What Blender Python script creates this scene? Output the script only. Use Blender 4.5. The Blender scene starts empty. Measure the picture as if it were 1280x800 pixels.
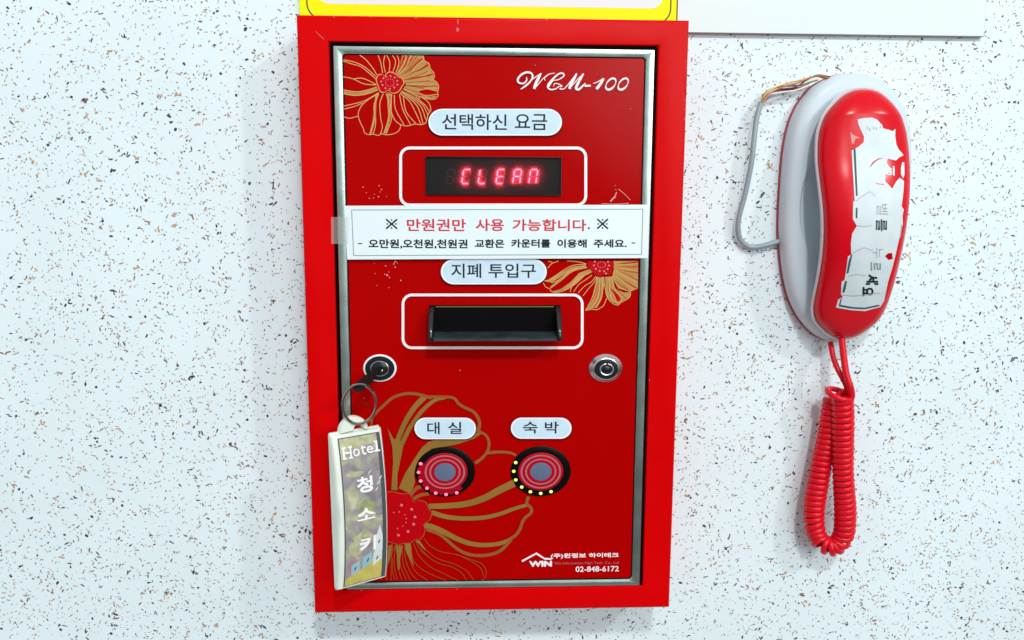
import bpy, math, random
from mathutils import Vector, Euler, geometry
from mathutils.bvhtree import BVHTree

# ------------------------------------------------------------------ camera, world, lamps, exposure
sc = bpy.context.scene
C = sc.collection
U = 0.0006                      # one design unit (about a photo pixel on the kiosk front) in metres
D = 90.0                        # kiosk front stands this far off the wall (wall is y = 0)
CAM = Vector((-23.0417, -1088.7609 - D, 169.9471))
ROT = Euler((1.42709146, -0.00499436, -0.04198638), 'XYZ')
FPX = 1045.26                   # focal length in pixels of a 1280 wide picture
RM = ROT.to_matrix()

cd = bpy.data.cameras.new('camera')
cam = bpy.data.objects.new('camera', cd)
C.objects.link(cam)
cam.location = CAM * U
cam.rotation_euler = ROT
cd.sensor_width = 36.0
cd.lens = 36.0 * FPX / 1280.0
cd.clip_start = 0.01
cd.clip_end = 50.0
sc.camera = cam

w = bpy.data.worlds.new('World')
sc.world = w
w.use_nodes = True
nt = w.node_tree
bg = nt.nodes['Background']
# a pale room: brighter towards the lit ceiling plus a bright zone added front right for the panel's haze
tc = nt.nodes.new('ShaderNodeTexCoord')
dp = nt.nodes.new('ShaderNodeVectorMath'); dp.operation = 'DOT_PRODUCT'
dp.inputs[1].default_value = Vector((0.30, -0.92, 0.24)).normalized()
nt.links.new(tc.outputs['Generated'], dp.inputs[0])
mr = nt.nodes.new('ShaderNodeMapRange'); mr.interpolation_type = 'SMOOTHSTEP'
mr.inputs[1].default_value = 0.960; mr.inputs[2].default_value = 0.995
mr.inputs[3].default_value = 0.0; mr.inputs[4].default_value = 6.5
nt.links.new(dp.outputs['Value'], mr.inputs[0])
sp_ = nt.nodes.new('ShaderNodeSeparateXYZ'); nt.links.new(tc.outputs['Generated'], sp_.inputs[0])
sh_ = nt.nodes.new('ShaderNodeMath'); sh_.operation = 'MULTIPLY_ADD'
sh_.inputs[1].default_value = .5; sh_.inputs[2].default_value = .5
nt.links.new(sp_.outputs['Z'], sh_.inputs[0])
mz = nt.nodes.new('ShaderNodeValToRGB')          # room brightness by height: pale zone added below as fill, dim floor, bright ceiling
el = mz.color_ramp.elements
el[0].position = 0.0; el[0].color = (.42, .42, .42, 1)
el[1].position = 1.0; el[1].color = (.60, .60, .60, 1)
for p_, v_ in ((.17, .42), (.27, .10), (.36, .12), (.45, .26), (.60, .58)):
    e_ = el.new(p_); e_.color = (v_, v_, v_, 1)
nt.links.new(sh_.outputs[0], mz.inputs[0])
ad = nt.nodes.new('ShaderNodeMath'); ad.operation = 'ADD'
nt.links.new(mr.outputs[0], ad.inputs[0]); nt.links.new(mz.outputs[0], ad.inputs[1])
nt.links.new(ad.outputs[0], bg.inputs['Strength'])
bg.inputs['Color'].default_value = (0.97, 1.0, 1.02, 1)


def lamp(name, pos, target, size, power, col):
    l = bpy.data.lights.new(name, 'AREA')
    l.shape = 'DISK'; l.size = size; l.energy = power; l.color = col
    o = bpy.data.objects.new(name, l); C.objects.link(o)
    o.location = pos
    o.rotation_euler = (Vector(target) - Vector(pos)).to_track_quat('-Z', 'Y').to_euler()
    return o


lamp('ceiling_lamp_right', (1.82, -1.86, 1.55), (0, 0, 0), 0.15, 20.0, (1.0, 0.985, 0.96))
lamp('ceiling_lamp_front', (0.26, -2.0, 1.66), (0, 0, 0), 0.22, 29.0, (1.0, 0.99, 0.97))

sc.view_settings.view_transform = 'Standard'
sc.view_settings.look = 'None'
sc.view_settings.exposure = 0.0
sc.view_settings.gamma = 1.0

# ------------------------------------------------------------------ projection helpers (design units)
def ray(px, py):
    return RM @ Vector(((px - 640) / FPX, (400 - py) / FPX, -1))


def at(px, py, y):
    """the point of the vertical plane at depth y that the photo shows at (px, py)"""
    d = ray(px, py)
    return CAM + d * ((y - CAM.y) / d.y)


# ------------------------------------------------------------------ materials
def srgb(r, g, b):
    f = lambda c: (c / 255 / 12.92) if c <= 10 else ((c / 255 + .055) / 1.055) ** 2.4
    return (f(r), f(g), f(b), 1)


def mat(name, col, rough=0.4, metal=0.0, spec=0.5, var=0.0, vscale=40, bump=0.0, bscale=300, emit=None, estr=0,
        coat=0.0, rvar=0.0):
    m = bpy.data.materials.new(name); m.use_nodes = True
    t = m.node_tree; b = t.nodes['Principled BSDF']
    col = tuple(col) if len(col) == 4 else tuple(col) + (1,)
    b.inputs['Base Color'].default_value = col
    b.inputs['Roughness'].default_value = rough
    b.inputs['Metallic'].default_value = metal
    b.inputs['Specular IOR Level'].default_value = spec
    b.inputs['Coat Weight'].default_value = coat
    b.inputs['Coat Roughness'].default_value = 0.08
    if var or bump or rvar:
        co = t.nodes.new('ShaderNodeTexCoord')
    if var:
        n = t.nodes.new('ShaderNodeTexNoise'); n.inputs['Scale'].default_value = vscale
        n.inputs['Detail'].default_value = 6
        r = t.nodes.new('ShaderNodeMapRange')
        r.inputs[1].default_value = .3; r.inputs[2].default_value = .7
        r.inputs[3].default_value = 1 - var; r.inputs[4].default_value = 1 + var
        mx = t.nodes.new('ShaderNodeVectorMath'); mx.operation = 'SCALE'
        mx.inputs[0].default_value = col[:3]
        t.links.new(co.outputs['Object'], n.inputs['Vector'])
        t.links.new(n.outputs['Fac'], r.inputs[0]); t.links.new(r.outputs[0], mx.inputs['Scale'])
        t.links.new(mx.outputs[0], b.inputs['Base Color'])
    if rvar:
        n3 = t.nodes.new('ShaderNodeTexNoise'); n3.inputs['Scale'].default_value = 22
        n3.inputs['Detail'].default_value = 7
        r3 = t.nodes.new('ShaderNodeMapRange')
        r3.inputs[1].default_value = .3; r3.inputs[2].default_value = .7
        r3.inputs[3].default_value = max(.02, rough - rvar); r3.inputs[4].default_value = rough + rvar
        t.links.new(co.outputs['Object'], n3.inputs['Vector'])
        t.links.new(n3.outputs['Fac'], r3.inputs[0]); t.links.new(r3.outputs[0], b.inputs['Roughness'])
    if bump:
        n2 = t.nodes.new('ShaderNodeTexNoise'); n2.inputs['Scale'].default_value = bscale
        n2.inputs['Detail'].default_value = 3
        bp = t.nodes.new('ShaderNodeBump'); bp.inputs['Strength'].default_value = bump
        bp.inputs['Distance'].default_value = 0.0005
        t.links.new(co.outputs['Object'], n2.inputs['Vector'])
        t.links.new(n2.outputs['Fac'], bp.inputs['Height']); t.links.new(bp.outputs['Normal'], b.inputs['Normal'])
    if emit:
        b.inputs['Emission Color'].default_value = tuple(emit) + (1,)
        b.inputs['Emission Strength'].default_value = estr
    return m


M = {}
M['wall'] = mat('speckled_wallpaper', (0.71, 0.83, 0.865), .55, spec=.15, var=.03, vscale=9, bump=.10, bscale=500)
M['fleck_dark'] = mat('dark_fleck', (0.020, 0.028, 0.042), .6)
M['fleck_brown'] = mat('brown_fleck', (0.19, 0.095, 0.05), .6)
M['fleck_tan'] = mat('tan_fleck', (0.47, 0.29, 0.17), .6)
M['fleck_grey'] = mat('grey_fleck', (0.22, 0.24, 0.26), .6)
M['red_paint'] = mat('red_enamel_paint', (0.61, 0.0, 0.001), .30, spec=.07, var=.05, vscale=9, bump=.05, bscale=700, rvar=.07)
M['red_panel'] = mat('red_acrylic_panel', (0.388, 0.0, 0.0), .12, spec=.075, var=.04, vscale=12, rvar=.04)
M['red_core'] = mat('red_flower_print', (0.46, 0.0006, 0.004), .3, spec=.1)
M['steel'] = mat('brushed_steel', (0.52, 0.66, 0.60), .26, metal=1.0, var=.10, vscale=60, rvar=.05)
M['dull_black'] = mat('dull_black_and_gap_shade', (0.003, 0.0025, 0.003), .7, spec=.05)
M['black'] = mat('black_plastic', (0.0035, 0.006, 0.008), .24, spec=.28, bump=.08, bscale=900)
M['black_ring'] = mat('black_glossy_ring', (0.003, 0.003, 0.0025), .3, spec=.08)
M['gold'] = mat('gold_flower_ink', (0.27, 0.145, 0.028), .38, spec=.12, var=.12, vscale=30)
M['tan'] = mat('pale_gold_flower_ink', (0.68, 0.37, 0.135), .38, spec=.12, var=.08, vscale=30)
M['bronze'] = mat('brown_gold_flower_ink', (0.29, 0.088, 0.022), .38, spec=.12)
M['gilt'] = mat('bright_gold_flower_ink', (0.44, 0.255, 0.075), .38, spec=.12, var=.15, vscale=60)
M['thread'] = mat('thin_copper_ink', (0.33, 0.055, 0.014), .38, spec=.12)
M['tray'] = mat('black_tray_with_sheen', (0.022, 0.036, 0.041), .30, spec=.6, var=.6, vscale=70, bump=.1, bscale=500)  # grey reflection on the slope is put into the base colour
M['ring_steel'] = mat('dull_ring_steel', (0.42, 0.40, 0.37), .16, metal=1.0)
M['cheek'] = mat('glossy_black_cheek', (0.004, 0.007, 0.010), .20, spec=.75)
M['pink'] = mat('pink_dot_ink', (0.62, 0.17, 0.19), .4)
M['white_ink'] = mat('white_ink', (0.90, 0.80, 0.82), .35, spec=.3)
M['label_white'] = mat('label_white_rim', (0.82, 0.82, 0.86), .35)
M['label_blue'] = mat('label_pale_blue', (0.55, 0.72, 0.83), .3, spec=.2, var=.05, vscale=120)
M['ink'] = mat('black_ink', (0.010, 0.018, 0.024), .5, spec=.2)
M['red_ink'] = mat('red_ink', (0.58, 0.035, 0.06), .5, spec=.2)
M['grey_ink'] = mat('grey_ink', (0.24, 0.29, 0.29), .5, spec=.2)
M['faded_ink'] = mat('faded_grey_ink', (0.36, 0.35, 0.39), .5, spec=.2)
M['paper'] = mat('laminated_paper', (0.72, 0.84, 0.87), .24, spec=.3, var=.02, vscale=15, bump=.10, bscale=60)
M['chrome'] = mat('worn_chrome', (0.66, 0.60, 0.62), .22, metal=1.0, rvar=.08)
M['dark_metal'] = mat('dark_lock_metal', (0.016, 0.022, 0.027), .20, metal=.4, spec=.4)
M['key_black'] = mat('black_key_head', (0.006, 0.008, 0.009), .35, spec=.2)
M['cream'] = mat('aged_white_plastic', (0.70, 0.78, 0.69), .32, spec=.45, var=.05, vscale=50)
M['yellow'] = mat('yellow_sign_vinyl', (0.78, 0.83, 0.004), .45, spec=.1)
M['board'] = mat('white_foam_board', (0.70, 0.79, 0.795), .5, spec=.1)
M['board_edge'] = mat('foam_board_edge', (0.40, 0.37, 0.35), .7)
M['red_plastic'] = mat('red_glossy_plastic', (0.62, 0.001, 0.010), .23, spec=.26, rvar=.06, bump=.03, bscale=250)
M['cord_red'] = mat('red_cord_rubber', (0.66, 0.002, 0.014), .30, spec=.3)
M['grey_plastic'] = mat('pale_grey_plastic', (0.56, 0.655, 0.71), .33, spec=.22, var=.02, vscale=30)
M['rim_plastic'] = mat('grey_white_plastic', (0.60, 0.63, 0.66), .35, spec=.4)
M['sheath'] = mat('grey_cable_sheath', (0.27, 0.35, 0.385), .25, spec=.5)
M['wire_yellow'] = mat('yellow_wire', (0.62, 0.40, 0.04), .4)
M['wire_orange'] = mat('orange_wire', (0.45, 0.12, 0.04), .4)
M['wire_green'] = mat('green_wire', (0.10, 0.25, 0.05), .4)
M['wire_black'] = mat('black_wire', (0.02, 0.02, 0.025), .4)
M['wire_red'] = mat('red_wire', (0.45, 0.02, 0.02), .4)
M['module'] = mat('display_module_face', (0.36, 0.38, 0.38), .6)
M['ghost'] = mat('unlit_segment', (0.80, 0.70, 0.66), .5)
M['seg'] = mat('lit_red_segment', (0.3, 0.02, 0.05), .5, emit=(1, .03, .05), estr=105)
M['led_red'] = mat('lit_red_diode', (0.5, 0.1, 0.12), .4, emit=(1, .13, .20), estr=2.3)
M['led_green'] = mat('lit_yellow_green_diode', (0.4, 0.5, 0.1), .4, emit=(.62, .86, .14), estr=1.25)
M['btn_red'] = mat('button_red_and_glow', (0.38, 0.001, 0.014), .35, spec=.12)
M['plate_red'] = mat('dull_red_back_plate', (0.42, 0.07, 0.09), .4, spec=.2)
M['btn_line'] = mat('button_pink_line', (0.42, 0.12, 0.14), .4)
M['btn_blue'] = mat('button_slate_centre', (0.105, 0.135, 0.225), .4, var=.08, vscale=90)
M['note_yellow'] = mat('ochre_slot_edge', (0.15, 0.12, 0.006), .5)
M['residue'] = mat('pale_glue_residue', (0.60, 0.26, 0.26), .6)

# smoked display window: a thin tinted pane
m = bpy.data.materials.new('smoked_window'); m.use_nodes = True
t = m.node_tree; t.nodes.clear()
o_ = t.nodes.new('ShaderNodeOutputMaterial'); tr = t.nodes.new('ShaderNodeBsdfTransparent')
gl = t.nodes.new('ShaderNodeBsdfGlossy'); mix = t.nodes.new('ShaderNodeMixShader')
tr.inputs[0].default_value = (0.2, 0.2, 0.205, 1); gl.inputs['Roughness'].default_value = .12
mix.inputs[0].default_value = 0.012
t.links.new(tr.outputs[0], mix.inputs[1]); t.links.new(gl.outputs[0], mix.inputs[2]); t.links.new(mix.outputs[0], o_.inputs[0])
M['smoke'] = m
# clear sticky tape
m = bpy.data.materials.new('clear_tape'); m.use_nodes = True
t = m.node_tree; t.nodes.clear()
o_ = t.nodes.new('ShaderNodeOutputMaterial'); tr = t.nodes.new('ShaderNodeBsdfTransparent')
gl = t.nodes.new('ShaderNodeBsdfDiffuse'); mix = t.nodes.new('ShaderNodeMixShader')
tr.inputs[0].default_value = (0.96, 0.96, 0.96, 1); gl.inputs[0].default_value = (.8, .8, .8, 1)
mix.inputs[0].default_value = 0.20
t.links.new(tr.outputs[0], mix.inputs[1]); t.links.new(gl.outputs[0], mix.inputs[2]); t.links.new(mix.outputs[0], o_.inputs[0])
M['tape'] = m

# the faded landscape print behind the key tag window
m = mat('faded_landscape_print', (0.4, 0.36, 0.4), .3, spec=.5)
t = m.node_tree; b = t.nodes['Principled BSDF']
co = t.nodes.new('ShaderNodeTexCoord'); n = t.nodes.new('ShaderNodeTexNoise')
n.inputs['Scale'].default_value = 75; n.inputs['Detail'].default_value = 5; n.inputs['Distortion'].default_value = 1.2
cr = t.nodes.new('ShaderNodeValToRGB')
cr.color_ramp.elements[0].position = .32; cr.color_ramp.elements[0].color = srgb(128, 122, 126)
cr.color_ramp.elements[1].position = .72; cr.color_ramp.elements[1].color = srgb(188, 190, 158)
e = cr.color_ramp.elements.new(.48); e.color = srgb(150, 144, 148)
e = cr.color_ramp.elements.new(.58); e.color = srgb(160, 160, 138)
t.links.new(co.outputs['Object'], n.inputs['Vector']); t.links.new(n.outputs['Fac'], cr.inputs[0])
t.links.new(cr.outputs[0], b.inputs['Base Color'])
M['print'] = m
M['p_green'] = mat('print_green', srgb(140, 150, 104), .3, var=.3, vscale=200)
M['p_lime'] = mat('print_pale_lime', srgb(176, 178, 140), .3, var=.25, vscale=200)
M['p_ochre'] = mat('print_ochre_field', srgb(192, 180, 92), .3, var=.14, vscale=120)
M['p_white'] = mat('print_white_church', srgb(206, 218, 214), .3, var=.06, vscale=120)
M['p_blue'] = mat('print_blue_house', srgb(142, 186, 200), .3, var=.08, vscale=120)
M['p_mauve'] = mat('print_mauve_hill', srgb(160, 128, 142), .3, var=.2, vscale=120)
M['p_dark'] = mat('dark_mark_and_rim_shade', srgb(70, 78, 84), .3)
M['tag_text'] = mat('raised_white_letters', (0.86, 0.88, 0.90), .35)


# ------------------------------------------------------------------ mesh building
WORLD = {}


def thing(name, label, cat, loc, group=None):
    o = bpy.data.objects.new(name, None); C.objects.link(o)
    o.empty_display_size = .02
    o.location = Vector(loc) * U
    o['label'] = label; o['category'] = cat
    if group: o['group'] = group
    WORLD[o.name] = Vector(loc)
    return o


class MB:
    def __init__(s):
        s.v = []; s.f = []; s.m = []; s.mats = []

    def mi(s, k):
        if k not in s.mats: s.mats.append(k)
        return s.mats.index(k)

    def add(s, vs, fs, k):
        o = len(s.v); i = s.mi(k)
        s.v += [tuple(p) for p in vs]
        for f in fs:
            s.f.append([q + o for q in f]); s.m.append(i)

    def build(s, name, parent=None, origin=None, angle=35):
        if parent is not None: org = WORLD[parent.name]
        else: org = Vector(origin)
        if parent is not None and origin is not None: org = Vector(origin)
        me = bpy.data.meshes.new(name)
        me.from_pydata([((x - org.x) * U, (y - org.y) * U, (z - org.z) * U) for x, y, z in s.v], [], s.f)
        for k in s.mats: me.materials.append(M[k])
        me.polygons.foreach_set('material_index', s.m)
        me.polygons.foreach_set('use_smooth', [True] * len(s.f))
        me.update()
        me.set_sharp_from_angle(angle=math.radians(angle))
        o = bpy.data.objects.new(name, me); C.objects.link(o)
        WORLD[o.name] = org
        if parent is not None:
            o.parent = parent
            o.location = (org - WORLD[parent.name]) * U
        else:
            o.location = org * U
        return o

    # --- shapes
    def poly(s, pts, k):
        """flat polygon given as 3-D points, facing the viewer, tessellated"""
        n = [Vector(p) for p in pts]
        tris = geometry.tessellate_polygon([[Vector((p.x, p.z, 0)) for p in n]])
        fs = []
        for a, b_, c in tris:
            A, B, Cc = n[a], n[b_], n[c]
            cr_ = (B.x - A.x) * (Cc.z - A.z) - (B.z - A.z) * (Cc.x - A.x)
            fs.append([a, b_, c] if cr_ > 0 else [a, c, b_])
        s.add(n, fs, k)

    def prism(s, pts, y0, y1, k, bevel=0, kside=None):
        """outline (list of (x, z)), back at y0, front at y1 (y1 < y0), front edge rounded by bevel"""
        n = len(pts)
        A = sum(pts[i][0] * pts[(i + 1) % n][1] - pts[(i + 1) % n][0] * pts[i][1] for i in range(n))
        if A < 0: pts = pts[::-1]
        rings = [(0, y0)]
        if bevel:
            for i in range(4):
                a = math.pi / 2 * i / 3
                rings.append((bevel * (1 - math.cos(a)), y1 + bevel * (1 - math.sin(a))))
        else:
            rings.append((0, y1))
        vs = []
        for ins, y in rings:
            for (x, z) in inset(pts, ins): vs.append((x, y, z))
        fs = []
        for r in range(len(rings) - 1):
            for i in range(n):
                j = (i + 1) % n
                fs.append([r * n + i, r * n + j, (r + 1) * n + j, (r + 1) * n + i])
        s.add(vs, fs, kside or k)
        last = vs[-n:]
        s.poly([Vector(p) for p in last], k)
        s.poly2(vs[:n], kside or k)

    def poly2(s, pts, k):
        n = [Vector(p) for p in pts]
        tris = geometry.tessellate_polygon([[Vector((p.x, p.z, 0)) for p in n]])
        fs = []
        for a, b_, c in tris:
            A, B, Cc = n[a], n[b_], n[c]
            cr_ = (B.x - A.x) * (Cc.z - A.z) - (B.z - A.z) * (Cc.x - A.x)
            fs.append([a, c, b_] if cr_ > 0 else [a, b_, c])
        s.add(n, fs, k)

    def lathe(s, c, prof, k, sx=1.0, sz=1.0, n=48, cap=True):
        """profile of (radius, y) about the axis through c along y; elliptical by sx, sz"""
        vs = []; fs = []
        for r, y in prof:
            for i in range(n):
                a = 2 * math.pi * i / n
                vs.append((c.x + r * sx * math.cos(a), y, c.z + r * sz * math.sin(a)))
        for q in range(len(prof) - 1):
            for i in range(n):
                j = (i + 1) % n
                fs.append([q * n + i, q * n + j, (q + 1) * n + j, (q + 1) * n + i])
        if cap: fs.append([(len(prof) - 1) * n + i for i in range(n)])
        s.add(vs, fs, k)

    def tube(s, pts, rad, k, sides=8, closed=False):
        pts = [Vector(p) for p in pts]; n = len(pts)
        vs = []; fs = []
        up = None
        for i, p in enumerate(pts):
            a = pts[(i - 1) % n] if (closed or i > 0) else p
            b_ = pts[(i + 1) % n] if (closed or i < n - 1) else p
            tn = (b_ - a).normalized()
            if up is None:
                up = tn.orthogonal().normalized()
            up = (up - tn * up.dot(tn)).normalized()
            bi = tn.cross(up)
            r = rad(i / (n - 1)) if callable(rad) else rad
            for j in range(sides):
                q = 2 * math.pi * j / sides
                vs.append(p + up * (r * math.cos(q)) + bi * (r * math.sin(q)))
        for i in range(n if closed else n - 1):
            i2 = (i + 1) % n
            for j in range(sides):
                j2 = (j + 1) % sides
                fs.append([i * sides + j, i * sides + j2, i2 * sides + j2, i2 * sides + j])
        if not closed:
            fs.append([j for j in range(sides)][::-1]); fs.append([(n - 1) * sides + j for j in range(sides)])
        s.add(vs, fs, k)

    def ribbon(s, pts, w0, w1, y, k, n=None, mid=None, place=at):
        """a printed stroke through photo points, width in pixels"""
        sp = spline(pts, n or max(8, 5 * len(pts)))
        L = []; R = []
        N = len(sp)
        for i, p in enumerate(sp):
            a = sp[max(0, i - 1)]; b_ = sp[min(N - 1, i + 1)]
            dx, dy = b_[0] - a[0], b_[1] - a[1]
            l = math.hypot(dx, dy) or 1
            f = i / (N - 1)
            wd = w0 + (w1 - w0) * f
            if mid is not None: wd += (mid - (w0 + w1) / 2) * 4 * f * (1 - f)
            wd = max(wd, .15) / 2
            L.append(place(p[0] - dy / l * wd, p[1] + dx / l * wd, y))
            R.append(place(p[0] + dy / l * wd, p[1] - dx / l * wd, y))
        vs = L + R
        s.add(vs, [[i, i + 1, N + i + 1, N + i] for i in range(N - 1)], k)

    def flat(s, pts, y, k, smooth=0, place=at):
        if smooth: pts = spline(pts + [pts[0]], smooth * len(pts))[:-1]
        s.poly([place(p[0], p[1], y) for p in pts], k)

    def dot(s, px, py, r, y, k, ry=None, n=12, place=at):
        s.poly([place(px + r * math.cos(2 * math.pi * i / n), py + (ry or r) * math.sin(2 * math.pi * i / n), y) for i in range(n)], k)


def inset(pts, d):
    if d == 0: return list(pts)
    n = len(pts); out = []
    for i in range(n):
        a, p, b_ = Vector(pts[i - 1]), Vector(pts[i]), Vector(pts[(i + 1) % n])
        e1 = (p - a).normalized() if (p - a).length > 1e-9 else (b_ - p).normalized()
        e2 = (b_ - p).normalized() if (b_ - p).length > 1e-9 else e1
        n1 = Vector((-e1.y, e1.x)); n2 = Vector((-e2.y, e2.x))
        m_ = n1 + n2
        m_ = m_ / max(.3, m_.dot(n1)) if m_.length > 1e-6 else n1
        out.append((p.x + m_.x * d, p.y + m_.y * d))
    return out


def spline(pts, n):
    """Catmull-Rom through 2-D or 3-D points"""
    P = [Vector(p) for p in pts]
    P = [P[0] * 2 - P[1]] + P + [P[-1] * 2 - P[-2]]
    segs = len(P) - 3; out = []
    for i in range(n):
        t_ = i / (n - 1) * segs
        k = min(int(t_), segs - 1); t_ -= k
        a, b_, c, d = P[k:k + 4]
        out.append(0.5 * ((2 * b_) + (c - a) * t_ + (2 * a - 5 * b_ + 4 * c - d) * t_ ** 2 + (3 * b_ - a - 3 * c + d) * t_ ** 3))
    return out


def rrect(x0, y0, x1, y1, r, n=8, ry=None):
    ry = ry or r
    out = []
    for cx, cy, a0 in ((x1 - r, y0 + ry, -90), (x1 - r, y1 - ry, 0), (x0 + r, y1 - ry, 90), (x0 + r, y0 + ry, 180)):
        for i in range(n + 1):
            a = math.radians(a0 + 90 * i / n)
            out.append((cx + r * math.cos(a), cy + ry * math.sin(a)))
    return out


DG = bpy.context.evaluated_depsgraph_get


def text2d(body, bold=0.0, spacing=1.0, shear=0.0):
    """outline of a line of lettering as flat 2-D vertices (0..1 box) and faces, plus its aspect"""
    cu = bpy.data.curves.new('lettering', 'FONT')
    cu.body = body; cu.size = 1; cu.offset = bold; cu.space_character = spacing; cu.shear = shear
    cu.resolution_u = 4
    o = bpy.data.objects.new('lettering', cu); C.objects.link(o)
    me = bpy.data.meshes.new_from_object(o.evaluated_get(DG()))
    vs = [(v.co.x, v.co.y) for v in me.vertices]; fs = [list(p.vertices) for p in me.polygons]
    bpy.data.objects.remove(o); bpy.data.curves.remove(cu); bpy.data.meshes.remove(me)
    if not vs: return [], []
    x0 = min(v[0] for v in vs); x1 = max(v[0] for v in vs); y0 = min(v[1] for v in vs); y1 = max(v[1] for v in vs)
    vs = [((x - x0) / (x1 - x0), (y - y0) / max(1e-6, y1 - y0)) for x, y in vs]
    return vs, fs


def lettering(mb, body, box, y, k, bold=0.0, spacing=1.0, shear=0.0, place=at, quad=None):
    """lettering fitted to a photo box (x0, y0, x1, y1) on the plane at depth y"""
    vs, fs = text2d(body, 0, spacing, shear)
    if not vs: return
    x0, y0, x1, y1 = box
    if bold:
        bpx = bold * 22
        x0 += bpx; x1 -= bpx; y0 += bpx; y1 -= bpx
        sh = [(bpx * math.cos(q * math.pi / 3), bpx * math.sin(q * math.pi / 3)) for q in range(6)] + [(0, 0)]
    else: sh = [(0, 0)]
    for q, (sx_, sy_) in enumerate(sh):
        letter_layer(mb, vs, fs, (x0 + sx_, y0 + sy_, x1 + sx_, y1 + sy_), y, k, place, q)


def letter_layer(mb, vs, fs, box, y, k, place, layer):
    x0, y0, x1, y1 = box
    lift = layer * .004
    y = (y - lift) if place is at else (y + lift)
    out = []
    for (a, b_) in vs:
        px = x0 + a * (x1 - x0); py = y1 - b_ * (y1 - y0)
        # printed upright in the world: follow the picture's converging verticals and horizontals
        px += -(py - (y0 + y1) / 2) * ((x0 + x1) / 2 - 603) / 7600.0
        py += (px - (x0 + x1) / 2) * (373 - (y0 + y1) / 2) / 25000.0
        out.append(place(px, py, y))
    good = []
    for f in fs:
        A, B, Cc = out[f[0]], out[f[1]], out[f[2]]
        ar = sum(out[f[i]].x * out[f[(i + 1) % len(f)]].z - out[f[(i + 1) % len(f)]].x * out[f[i]].z for i in range(len(f)))
        good.append(f if ar > 0 else f[::-1])
    mb.add(out, good, k)


# ------------------------------------------------------------------ the wall
rnd = random.Random(7)
wb = MB()
wb.add([(-2000, 0, -1500), (2000, 0, -1500), (2000, 0, 1700), (-2000, 0, 1700)], [[0, 1, 2, 3]], 'wall')
clumps = [(rnd.uniform(-1000, 1000), rnd.uniform(-650, 750), rnd.uniform(20, 90)) for _ in range(420)]


def fleck(x, z, L, W, a, k):
    n = rnd.choice((5, 6, 6, 7))
    pts = []
    bend = rnd.uniform(-.35, .35)
    for i in range(n):
        q = 2 * math.pi * (i + rnd.uniform(-.25, .25)) / n
        r = rnd.uniform(.65, 1.15)
        lx = L / 2 * math.cos(q) * r; ly = W / 2 * math.sin(q) * r + bend * (lx * lx) / max(L, 1)
        pts.append((x + lx * math.cos(a) - ly * math.sin(a), -0.06 - rnd.random() * .05, z + lx * math.sin(a) + ly * math.cos(a)))
    wb.add(pts, [list(range(n))], k)


for i in range(48000):
    if i % 6 < 1:
        cx, cz, r = rnd.choice(clumps); x = rnd.gauss(cx, r); z = rnd.gauss(cz, r)
    else:
        x = rnd.uniform(-1000, 1000); z = rnd.uniform(-650, 750)
    a = rnd.gauss(.6, .9) if rnd.random() < .4 else rnd.uniform(0, 6.28)
    q = rnd.random()
    if q < .46: fleck(x, z, rnd.uniform(1.2, 3.0), rnd.uniform(1.0, 2.0), a, rnd.choice(('fleck_grey', 'fleck_brown', 'fleck_dark', 'fleck_brown')))
    elif q < .86: fleck(x, z, rnd.uniform(2.4, 5.6), rnd.uniform(1.4, 2.6), a, rnd.choice(('fleck_brown', 'fleck_tan', 'fleck_tan', 'fleck_tan', 'fleck_grey', 'fleck_dark', 'fleck_brown')))
    elif q < .967: fleck(x, z, rnd.uniform(5, 9.5), rnd.uniform(1.5, 2.7), a, rnd.choice(('fleck_brown', 'fleck_tan', 'fleck_tan', 'fleck_dark')))
    elif q < .985: fleck(x, z, rnd.uniform(3.8, 7.2), rnd.uniform(2.8, 4.6), a, 'fleck_dark')
    else:
        k = rnd.choice(('fleck_dark', 'fleck_tan', 'fleck_tan', 'fleck_brown'))
        for _ in range(rnd.choice((2, 3, 3))):
            fleck(x + rnd.gauss(0, 3), z + rnd.gauss(0, 2), rnd.uniform(4, 9), rnd.uniform(1.8, 3.6), a + rnd.gauss(0, .6), k)
wall = wb.build('wall', origin=(0, 0, 0))
wall['kind'] = 'structure'

# ------------------------------------------------------------------ signs on the wall above
def box_xz(mb, x0, z0, x1, z1, yb, yf, k, kside=None, bevel=.8):
    mb.prism([(x0, z0), (x1, z0), (x1, z1), (x0, z1)], yb, yf, k, bevel, kside)


A = at(374, 10, -6); B = at(846, 10, -6)
zb = A.z - 22
sb = MB()
sb.prism(rrect(A.x, zb, B.x, zb + 330, 3, 3), -0.2, -6, 'yellow', .6)
sx0, sx1 = A.x, B.x
ol = rrect(sx0 + 9.5, zb + 8, sx1 - 7.5, zb + 322, 20)
il = rrect(sx0 + 11.2, zb + 9.7, sx1 - 9.2, zb + 320.3, 18.3)
n_ = len(ol)
sb.add([(x, -6.06, z) for x, z in ol] + [(x, -6.06, z) for x, z in il], [[i, (i + 1) % n_, n_ + (i + 1) % n_, n_ + i] for i in range(n_)], 'ink')
pw = rrect(sx0 + 24, at(600, 7.5, -6).z, sx1 - 19, zb + 305, 16)
sb.poly([Vector((x, -6.1, z)) for x, z in pw], 'board')
sign = sb.build('wall_sign', origin=(0, 0, zb))
sign['label'] = 'yellow bordered white sign on the wall directly above the red kiosk'
sign['category'] = 'sign'

A = at(846, 41, -8); B = at(1230, 45.5, -8)
bb = MB()
box_xz(bb, sx1 + .6, B.z, B.x, B.z + 300, -0.2, -8, 'board', 'board_edge', .5)
board = bb.build('notice_board', origin=(B.x - 200, 0, B.z))
board['label'] = 'blank white foam board on the wall above the red telephone'
board['category'] = 'board'

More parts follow.
